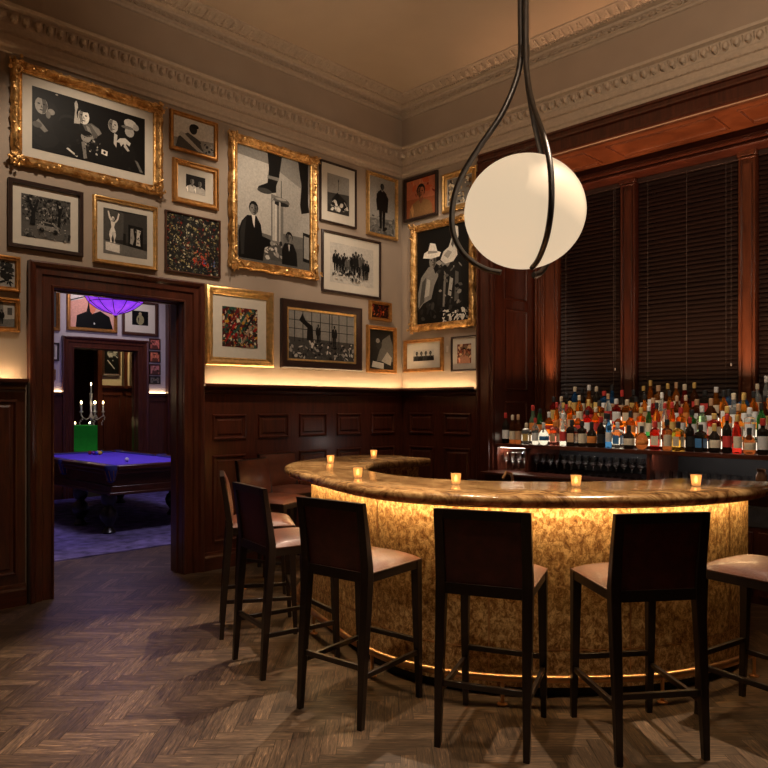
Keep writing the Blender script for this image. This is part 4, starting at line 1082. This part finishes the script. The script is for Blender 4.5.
# --- back wall ---
sk = (.62, .36, .24)
p17 = [('p', (.62, .35, .22), [(0, 0), (1, 0), (1, .45), (0, .5)]), ('s', 16, (.05, .95, .55, .98), [(.75, .35, .2), (.5, .15, .08), (.8, .5, .35)], .12, 3), ('bust', .5, 0, .85, (.55, .4, .25), (.66, .40, .28)), ('e', (.5, .3, .2), .5, .60, .03, .04)]
picture('R', .053, .584, 3.755, 4.268, 'box', 'blackframe', 'dark-framed warm orange portrait, top of the short wall beside the corner', (.72, .42, .30), p17, 0)
p18 = [('s', 70, ALL, [(.75, .65, .5), (.2, .15, .12), (.5, .35, .2), (.9, .85, .75)], .10, 9)]
picture('R', .655, 1.15, 3.75, 4.19, 'step', 'gold2', 'gilt-framed busy print partly behind the strap of the globe lamp', .5, p18, .01, fscale=1.4)
p19 = [('p', .52, [(.02, .15), (.02, .34), (.08, .50), (.22, .60), (.30, .62), (.36, .52), (.42, .56), (.44, .52), (.34, .40), (.28, .26), (.12, .22)]), ('p', .30, [(.04, .18), (.10, .45), (.18, .50), (.14, .24)]), ('p', .68, [(.14, .28), (.20, .48), (.26, .46), (.24, .30)]), ('f', .50, .31, .66, .075, -1),
      ('p', .92, [(.12, .71), (.14, .76), (.22, .78), (.26, .86), (.36, .84), (.40, .76), (.47, .74), (.44, .70), (.28, .69)]), ('p', .6, [(.22, .78), (.40, .76), (.40, .74), (.21, .75)]), ('p', .6, [(.36, .64), (.44, .66), (.50, .62), (.44, .60)]),
      ('p', .10, [(.40, .18), (.42, .58), (.52, .62), (.72, .62), (.84, .56), (.88, .14)]), ('e', .5, .56, .62, .08, .05), ('p', .82, [(.46, .66), (.52, .74), (.62, .78), (.70, .92), (.74, .99), (.79, .97), (.80, .88), (.76, .76), (.78, .68), (.70, .62), (.55, .61)]), ('p', .62, [(.52, .70), (.60, .75), (.68, .72), (.60, .66)]), ('p', .35, [(.66, .80), (.72, .95), (.74, .90), (.70, .76)]),
      ('p', .45, [(.50, .16), (.54, .16), (.57, .50), (.53, .54)]), ('p', .65, [(.60, .28), (.66, .26), (.70, .44), (.64, .46)]), ('p', .35, [(.72, .20), (.80, .22), (.80, .50), (.74, .52)]), ('s', 45, (.42, .88, .10, .6), [.04, .2, .55, .08, .35], .028, 4), ('s', 50, (.5, .98, .0, .12), [.85, .5, .9, .1], .028, 2), ('s', 12, (.0, .4, .05, .2), [.15, .25], .04, 3)]
picture('R', .179, 1.127, 2.43, 3.68, 'ornate', 'gold', 'tall ornate gilt-framed photograph of two people in white hats, left of the globe lamp', .06, p19, 0, orn=.008)
p20 = [('p', .75, [(0, .45), (1, .45), (1, 1), (0, 1)])]+[('bust', .18+.22*i, 0, .85, .08 if i % 2 else .2, .4) for i in range(4)]
picture('R', .053, .665, 1.952, 2.339, 'step', 'goldwood', 'low wood-gilt frame with a strip photograph of seated people, in the corner', .4, p20, (.10, .085), fscale=.9)
p21 = [('s', 60, ALL, [(.6, .3, .2), (.3, .12, .08), (.85, .7, .55), (.5, .4, .3)], .12, 5), ('bust', .5, 0, .8, (.7, .5, .4), (.75, .5, .38))]
picture('R', .781, 1.155, 1.937, 2.33, 'thin', 'blackframe', 'thin dark-framed small reddish print with cream mat, next to the alcove casing', (.45, .25, .18), p21, .065, fscale=1.3)

# ================================================================ BILLIARD ROOM BEYOND THE DOORWAY
FX = -6.2
FY0, FY1, FZ = -1.50, -.37, 2.53
w = MB(); w.box(FX-.2, FX, -7, FY0, 0, 4.4); w.box(FX-.2, FX, FY1, 2.2, 0, 4.4); w.box(FX-.2, FX, FY0, FY1, FZ, 4.4)
struct('wall_billiard_far', w, 'roomwall')
struct('wall_billiard_left', MB().box(FX, -.2, -7.2, -7, 0, 4.4), 'roomwall')
struct('wall_billiard_right', MB().box(-10.4, -.2, 2.2, 2.4, 0, 4.4), 'roomwall')
struct('ceiling_billiard', MB().box(-10.6, -.2, -7.2, 2.4, 4.4, 4.5), 'ceil')
casing(FX, FY0, FY1, FZ, .19, 'door_2', jamb=.2)
def lwain(y0, y1, name, x=FX):
    m = MB(); m.box(x, x+.03, y0, y1, 0, 1.72); yy = y0+.1
    while yy+.25 < y1:
        ye = min(yy+.5, y1-.08)
        for z0, z1 in ((.25, 1.05), (1.2, 1.5)):
            rows = []
            for t, d in [(0, .03), (.005, .045), (.02, .045), (.03, .028), (.06, .04)]:
                rows.append([(x+d, yy+t, z0+t), (x+d, ye-t, z0+t), (x+d, ye-t, z1-t), (x+d, yy+t, z1-t)])
            m.grid(rows, close_v=True); m.add(rows[-1], [(0, 1, 2, 3)])
        yy += .62
    m.box(x, x+.09, y0, y1, 1.74, 1.785); m.box(x+.03, x+.05, y0, y1, 1.64, 1.68)
    struct(name, m, 'mahog')
lwain(-7, FY0-.19, 'trim_20'); lwain(FY1+.19, .17, 'trim_21')
tag(MB().box(FX+.01, FX+.03, -7, FY0-.20, 1.787, 1.797).build('room_light_strip', 'ledroom'), 'light strip on the panelling ledge left of the far doorway', 'light strip')
tag(MB().box(FX+.01, FX+.03, FY1+.20, .16, 1.787, 1.797).build('room_light_strip', 'ledroom'), 'light strip on the panelling ledge right of the far doorway', 'light strip')
m = MB(); m.box(FX, FX+.12, .17, .62, 0, 4.4); m.box(FX+.12, FX+.15, .2, .24, 0, 4.4); m.box(FX+.12, FX+.15, .55, .59, 0, 4.4)
struct('trim_22', m, 'mahog', bevel=.01)
tag(MB().box(-6.1, -1.355, -6.5, 1.6, .0, .012).build('rug', 'rug'), 'violet woollen rug filling the billiard room floor', 'rug')
RG = 'framed pictures in the billiard room'
pw = [('p', (.85, .62, .55), [(0, 0), (.45, .1), (.45, 1), (0, 1)]), ('p', (.85, .80, .78), [(0, .65), (.3, .75), (.3, 1), (0, 1)]), ('p', (.04, .04, .05), [(0, .66), (.36, .80), (.36, .83), (0, .69)]), ('p', (.05, .05, .05), [(.12, 0), (.14, .30), (.36, .42), (.40, .62), (.38, .8), (.48, .85), (.5, .6), (.52, .38), (.68, .46), (.90, .32), (.98, 0)]), ('p', (.85, .50, .38), [(.42, .62), (.45, .42), (.50, .36), (.56, .44), (.60, .6), (.62, .95), (.44, .95)]), ('e', (.8, .8, .75), .54, .12, .02, .03)]
picture('L', -1.61, -.745, 2.82, 3.60, 'ornate_s', 'goldwood', 'gilt-framed colour portrait of a figure in a dark top, above the far doorway', (.84, .64, .58), pw, 0, name='framed_painting', plane=FX, group=RG)
picture('L', -2.25, -1.72, 2.79, 3.60, 'ornate_s', 'goldwood', 'gilt frame glimpsed at the left jamb of the doorway, in the billiard room', .3, [], 0, plane=FX, group=RG)
picture('L', -.66, .02, 2.81, 3.44, 'box', 'brownframe', 'brown-framed picture of a pale robed figure, right above the far doorway', (.05, .05, .05), [('e', (.55, .52, .38), .5, .38, .24, .36), ('e', (.6, .55, .42), .5, .80, .10, .12), ('p', (.2, .2, .15), [(.35, .55), (.4, .1), (.44, .5)])], .13, fscale=1.6, plane=FX, group=RG)
for i, (z0, z1, c, lab) in enumerate(((2.576, 2.776, (.75, .42, .38), 'topmost of four tiny stacked pictures right of the far doorway, pink'), (2.342, 2.548, (.80, .45, .35), 'second of the four tiny stacked pictures, dark frame and orange print'), (2.115, 2.312, (.65, .42, .40), 'third of the four tiny stacked pictures, greyish pink print'), (1.95, 2.095, (.45, .42, .38), 'lowest of the four tiny stacked pictures, black and white'))):
    picture('L', -.145, .066, z0, z1, 'thin', 'brownframe' if i % 2 == 0 else 'blackframe', lab, c, [('s', 14, ALL, [tuple(v*.4 for v in c), tuple(min(1, v*1.2) for v in c)], .2, i), ('bust', .5, 0, .8, tuple(v*.5 for v in c), tuple(min(1, v*1.25) for v in c))], 0, fscale=1.0, plane=FX, group=RG)
picture('L', -2.05, -1.735, 2.295, 2.594, 'box', 'blackframe', 'small black-framed picture left of the far doorway', .6, [('bust', .5, 0, .8, .2, .5)], .03, plane=FX, fscale=.8, group=RG)
picture('L', -2.05, -1.79, 1.98, 2.15, 'thin', 'goldwood', 'tiny gilt picture low beside the left jamb of the far doorway', .4, [('bust', .5, 0, .8, .15, .6)], .01, plane=FX, group=RG)

# ---------------------------------------------------------------- pool table
TX0, TX1, TY0, TY1, TZ = -5.25, -2.28, -2.62, -1.12, .84
cxm, cym = (TX0+TX1)/2, (TY0+TY1)/2; LX, LY = (TX1-TX0)/2, (TY1-TY0)/2
pt = thing('pool_table', 'carved dark mahogany pool table with violet cloth in the room beyond the doorway', 'pool table', (cxm, cym, .012))
MB().box(-LX+.13, LX-.13, -LY+.13, LY-.13, TZ-.085, TZ-.035).build('playing_cloth', 'felt', pt)
for (a, b, c_, d_) in ((-LX, LX, -LY, -LY+.12), (-LX, LX, LY-.12, LY), (-LX, -LX+.12, -LY+.12, LY-.12), (LX-.12, LX, -LY+.12, LY-.12)):
    MB().box(a, b, c_, d_, TZ-.07, TZ-.012).build('rail', 'mahog_h', pt, bevel=.012)
for (a, b, c_, d_) in ((-LX+.2, -.08, -LY+.11, -LY+.16), (.08, LX-.2, -LY+.11, -LY+.16), (-LX+.2, -.08, LY-.16, LY-.11), (.08, LX-.2, LY-.16, LY-.11), (-LX+.11, -LX+.16, -LY+.2, LY-.2), (LX-.16, LX-.11, -LY+.2, LY-.2)):
    MB().box(a, b, c_, d_, TZ-.06, TZ-.016).build('cushion', 'feltb', pt, bevel=.008)
m = MB()
for zz, o, hh in ((.72, .02, .06), (.58, .075, .14), (.50, .05, .08), (.47, .03, .035)):
    m.box(-LX+o, LX-o, -LY+o, LY-o, zz, zz+hh)
m.build('cabinet_body', 'mahog_h', pt, bevel=.008)
LP = [(.075, 0), (.085, .02), (.06, .05), (.045, .08), (.06, .11), (.095, .16), (.105, .22), (.085, .28), (.055, .31), (.05, .33), (.075, .35), (.09, .38), (.09, .47)]
for sx in (-1, 0, 1):
    for sy in (-1, 1):
        MB().lathe(LP, (sx*(LX-.22) if sx else .42, sy*(LY-.10), 0), 20).build('turned_leg', 'ebony', pt, smooth=True, angle=50)
for sx in (-1, 0, 1):
    for sy in (-1, 1):
        q = MB(); cx_, cy_ = sx*(LX-.055), sy*(LY-.055)
        if sx == 0: cy_ = sy*(LY-.05)
        q.lathe([(.07, TZ-.01), (.075, TZ-.018), (.075, TZ-.07), (.06, TZ-.13), (.04, TZ-.20), (.01, TZ-.22)], (cx_, cy_, 0), 14)
        po = q.build('pocket', 'feltb', pt, smooth=True)
        q = MB()
        for i in range(8):
            a = 2*PI*i/8; q.tube([(cx_+.076*math.cos(a), cy_+.076*math.sin(a), TZ-.07), (cx_+.045*math.cos(a+.4), cy_+.045*math.sin(a+.4), TZ-.19)], .004, 4)
        q.build('netting', 'goldwood', po)
balls = [((.8, .6, .05), 'yellow'), ((.05, .08, .5), 'blue'), ((.6, .03, .03), 'red'), ((.2, .02, .3), 'purple'), ((.85, .3, .05), 'orange'), ((.02, .3, .08), 'green'), ((.3, .03, .05), 'maroon'), ((.02, .02, .02), 'black'), ((.85, .75, .6), 'cream striped'), ((.1, .3, .6), 'pale blue')]
k = 0
zb = TZ-.035+.012+.0286
for r in range(4):
    for j in range(r+1):
        c, nm = balls[k]; mt = M_['ball%d' % k] = simple(nm.replace(' ', '_')+'_ball', c, .1)
        o = MB().ball((0, 0, 0), .0286, seg=14, rings=10).build('pool_ball', mt, smooth=True, angle=90)
        o.location = (-4.62-r*.052, -1.72+(j-r/2)*.0585, zb); tag(o, nm+' pool ball in the racked triangle on the violet cloth', 'pool ball', 'racked pool balls'); k += 1
o = MB().ball((0, 0, 0), .0286, seg=16, rings=12).build('pool_ball', 'white', smooth=True, angle=90); o.location = (-3.06, -2.03, zb); tag(o, 'white cue ball lying alone on the violet cloth', 'pool ball')
# purple lamp
ls = thing('billiard_pendant_lamp', 'purple panelled glass lamp hanging over the pool table', 'pendant lamp', (-3.40, -2.03, 2.79))
sp = [(.012, -.02), (.05, .0), (.16, .035), (.25, .08), (.34, .15), (.385, .23), (.37, .28), (.25, .38), (.1, .5)]
m = MB(); m.lathe(sp, seg=12); m.build('glass_shade', 'shade', ls)
for i in range(12):
    a = 2*PI*i/12; MB().tube([((r+.003)*math.cos(a), (r+.003)*math.sin(a), z) for r, z in sp[1:]], .005, 5).build('lead_rib', 'black', ls)
MB().tube([(.343*math.cos(2*PI*i/12), .343*math.sin(2*PI*i/12), .15) for i in range(12)], .005, 5, closed=True).build('lead_ring', 'black', ls)
MB().tube([(0, 0, .5), (0, 0, 1.612)], .012, 8).build('stem', 'gun', ls)
MB().ball((0, 0, -.03), .018, seg=10, rings=6).build('finial', 'gun', ls, smooth=True)

# ---------------------------------------------------------------- third room
M_['cream'] = simple('cream_plaster', (.62, .50, .30), .8, var=.04)
struct('wall_lounge_far', MB().box(-10.4, -10.2, -4, 2.2, 0, 4.4), 'mahog')
struct('wall_lounge_left', MB().box(-10.2, FX-.2, -4.2, -4, 0, 4.4), 'mahog')
PX = -8.4
m = MB(); m.box(PX-.1, PX+.04, -.17, 2.2, 0, 1.93); m.box(PX-.1, PX+.09, -.17, 2.2, 1.93, 1.97)
for y in (-.06, .42, .9):
    rows = []
    for t, d in [(0, .04), (.01, .06), (.03, .06), (.04, .035)]:
        rows.append([(PX+d, y+t, .3+t), (PX+d, y+.38-t, .3+t), (PX+d, y+.38-t, 1.8-t), (PX+d, y+t, 1.8-t)])
    m.grid(rows, close_v=True)
m.box(PX-.1, PX+.10, -.19, -.10, 0, 4.3); m.box(PX, PX+.12, .355, .425, 1.9, 4.3); m.box(PX, PX+.12, .52, 1.2, 1.9, 4.3)
m.box(-10.2, -10.0, -4, 2.2, 0, 4.3)
struct('trim_23', m, 'mahog')
struct('wall_lounge_partition', MB().box(PX-.08, PX, -.15, 2.2, 1.9, 4.4), M_['cream'])
picture('L', -.06, .315, 2.174, 2.80, 'wide', 'brownframe', 'dark picture on the lit wall, glimpsed through the far doorway', .04, [('s', 20, (.1, .9, .6, .95), [.5, .6, .3], .08, 3), ('p', .7, [(.2, .5), (.25, .52), (.75, .2), (.7, .18)]), ('e', .7, .6, .5, .03, .03)], 0, plane=PX, fscale=.5, group=RG)
gt = thing('felt_table', 'bright green covered table seen through the far doorway', 'table', (-7.55, -.83, 0))
MB().box(-.2, .2, -.24, .235, .66, 1.19).build('green_cover', 'green', gt, bevel=.01)
for sx in (-.19, .14):
    for sy in (-.23, .17): MB().box(sx, sx+.05, sy, sy+.05, 0, .66).build('leg', 'ebony', gt)
for i, (y, lab) in enumerate(((-.99, 'left of the two small white tealights on the green covered table'), (-.72, 'right of the two small white tealights on the green covered table'))):
    t = thing('tealight', lab, 'candle', (-7.42, y, 1.1905), 0, 'tealights on the green table')
    MB().lathe([(.02, 0), (.022, .03), (.001, .03)], seg=10).build('cup', 'white', t, smooth=True)
    MB().ball((0, 0, .045), .012, .012, .018, 8, 6).build('flame', 'flame', t, smooth=True)
cb = thing('candelabrum', 'crystal candelabrum with lit candles behind the green table', 'candelabrum', (-7.98, -.46, 0))
MB().lathe([(.14, 0), (.14, .02), (.03, .05), (.02, .3), (.04, .35), (.02, .4), (.018, 1.3), (.045, 1.34), (.02, 1.4), (.025, 1.78), (.04, 1.80)], seg=12).build('stem', 'crystal', cb, smooth=True)
for i, a in enumerate((0, 72, 144, 216, 288)):
    a = math.radians(a+70); e = (.22*math.cos(a), .22*math.sin(a))
    MB().tube([(0, 0, 1.35), (e[0]*.5, e[1]*.5, 1.28), (e[0], e[1], 1.36), (e[0], e[1], 1.42)], .010, 6).build('arm', 'crystal', cb, smooth=True)
    MB().lathe([(.01, 0), (.04, .02), (.014, .03), (.014, .17), (.001, .17)], (e[0], e[1], 1.42), 8).build('candle', 'white', cb)
    MB().ball((e[0], e[1], 1.62), .012, .012, .028, 8, 6).build('flame', 'flame', cb, smooth=True)
    q = MB(); 
    for kk in range(6): q.ball((e[0]+.03*math.cos(kk), e[1]+.03*math.sin(kk), 1.36-.035*kk), .012, .012, .018, 5, 4)
    q.build('crystal_drop', 'crystal', cb)
MB().lathe([(.012, 1.80), (.012, 1.95), (.001, 1.95)], seg=8).build('candle', 'white', cb)
MB().ball((0, 0, 1.98), .012, .012, .028, 8, 6).build('flame', 'flame', cb, smooth=True)

# ================================================================ LIGHTS
def look(o, tgt):
    d = Vector(tgt)-o.location; o.rotation_euler = d.to_track_quat('-Z', 'Y').to_euler()
def spot(loc, tgt, energy, angle, color=(1, .70, .42), r=.06, blend=.6, name='downlight_or_fill'):
    l = bpy.data.lights.new(name, 'SPOT'); l.energy = energy; l.spot_size = math.radians(angle); l.spot_blend = blend
    l.color = color; l.shadow_soft_size = r
    o = bpy.data.objects.new(name, l); COL.objects.link(o); o.location = loc; look(o, tgt); return o
def point(loc, energy, color, r=.1, name='lamp'):
    l = bpy.data.lights.new(name, 'POINT'); l.energy = energy; l.color = color; l.shadow_soft_size = r
    o = bpy.data.objects.new(name, l); COL.objects.link(o); o.location = loc; return o
def area(loc, tgt, energy, sx, sy, color, name='panel_lamp'):
    l = bpy.data.lights.new(name, 'AREA'); l.shape = 'RECTANGLE'; l.size = sx; l.size_y = sy; l.energy = energy; l.color = color
    o = bpy.data.objects.new(name, l); COL.objects.link(o); o.location = loc; look(o, tgt); return o
WARM = (1, .78, .56)
# ceiling downlights washing the picture walls
spot((2.0, -4.1, 5.1), (0, -3.75, 2.85), 185, 54, (1, .82, .63))
spot((2.0, -2.3, 5.1), (0, -1.9, 2.85), 190, 54, (1, .82, .63))
spot((2.0, -1.0, 5.1), (0, -.6, 2.8), 80, 50, (1, .82, .63))
spot((.9, -2.0, 5.1), (.6, 0, 2.8), 110, 46, (1, .82, .63))
# downlights over bar and stools
spot((1.9, -1.7, 5.1), (2.4, -4.0, 0), 800, 34, (1, .80, .60), .03, .3)
spot((1.9, -2.3, 5.1), (1.5, -3.7, 0), 170, 30, (1, .80, .60), .03, .5)
spot((4.7, -1.7, 5.1), (4.1, -4.0, 0), 780, 40, (1, .80, .60), .03, .3)
spot((1.1, -2.9, 5.1), (1.45, -1.95, 1.0), 280, 34, (1, .80, .60), .04, .6)
spot((3.3, -3.7, 5.1), (3.3, -4.3, 0), 420, 50, (1, .80, .60), .03, .4)
spot((4.5, -4.6, 5.1), (3.9, -3.4, .9), 150, 44, (1, .80, .60), .05, .7)  # frontal fill, added to light the stool backs
spot((2.6, -4.8, 5.1), (2.8, -3.5, .9), 150, 44, (1, .80, .60), .05, .7)  # second added fill, for the stools further left
# unseen upward spots, added to brighten the ceiling and cornice
spot((5.7, -3.7, 3.9), (4.6, -1.6, 5.18), 260, 140, WARM, .3, 1.)
spot((1.5, -3.4, 4.0), (1.2, -2.6, 5.18), 16, 150, WARM, .3, 1.)
# globe's own light
point(tuple(GC-Vector((0, 0, .0))), 0.01, WARM, .3)
# alcove: bottle glow reaches the pilasters, blinds and soffit
for x in (1.60, 3.68, 4.85):
    spot((x, .60, 1.55), (x+.02, .765, 2.6), 75, 30, (1, .60, .34), .03, 1., 'pilaster_uplight')
area((3.5, .20, 1.82), (3.5, .22, 4.0), 20, 3.4, .1, (1, .60, .34), 'bottle_uplight')
for x in (2.1, 3.1, 4.2): spot((x, .22, 1.9), (x, .30, 4.05), 95, 50, (1, .52, .27), .04, 1., 'soffit_uplight')
area((3.1, .05, 1.098), (3.1, .30, .9), 3.5, 2.5, .02, (1, .88, .8), 'shelf_lamp_or_fill')  # unseen light added to bring out the glasses under the shelf
point((1.59, .02, 1.07), 1.2, (1, .9, .85), .02, 'shelf_lamp_or_fill')
for x in (1.9, 2.6, 3.3, 4.0):
    spot((x, -1.25, 5.1), (x+.05, .18, 1.35), 300, 22, (1, .86, .70), .04, .8)  # added spots that brighten the bottles from the front
# billiard room
area((-3.7, -2.0, 2.74), (-3.7, -1.9, 0), 20, 1.8, .6, (.50, .42, 1.), 'billiard_lamp_light')
area((-.9, -2.0, 4.25), (-4.8, -1.9, .3), 50, 1., 1., (.88, .80, 1.), 'billiard_room_fill')  # unseen area light added to lift the whole room
spot((-4.9, -1.2, 4.3), (FX, -.9, 3.1), 95, 75, (1, .86, .88), .1, .8)
spot((-7.3, .4, 3.9), (PX, .3, 2.2), 130, 70, (1, .78, .45), .1, 1.)
spot((-6.7, -1.2, 3.9), (-7.4, -.8, 1.), 60, 30, (.8, 1, .75), .1, 1.)

wd = bpy.data.worlds.new('world'); sc.world = wd; wd.use_nodes = True
bg = wd.node_tree.nodes['Background']; bg.inputs['Color'].default_value = (.25, .32, .5, 1); bg.inputs['Strength'].default_value = .02

sc.view_settings.view_transform = 'Standard'; sc.view_settings.look = 'None'
sc.view_settings.exposure = .12; sc.view_settings.gamma = 1.; sc.view_settings.use_curve_mapping = False
c = sc.cycles
c.max_bounces = 8; c.diffuse_bounces = 4; c.glossy_bounces = 4; c.transmission_bounces = 8; c.transparent_max_bounces = 8
c.sample_clamp_indirect = 3.; c.caustics_reflective = False; c.caustics_refractive = False
c.use_denoising = True
try: c.denoiser = 'OPENIMAGEDENOISE'
except Exception: pass
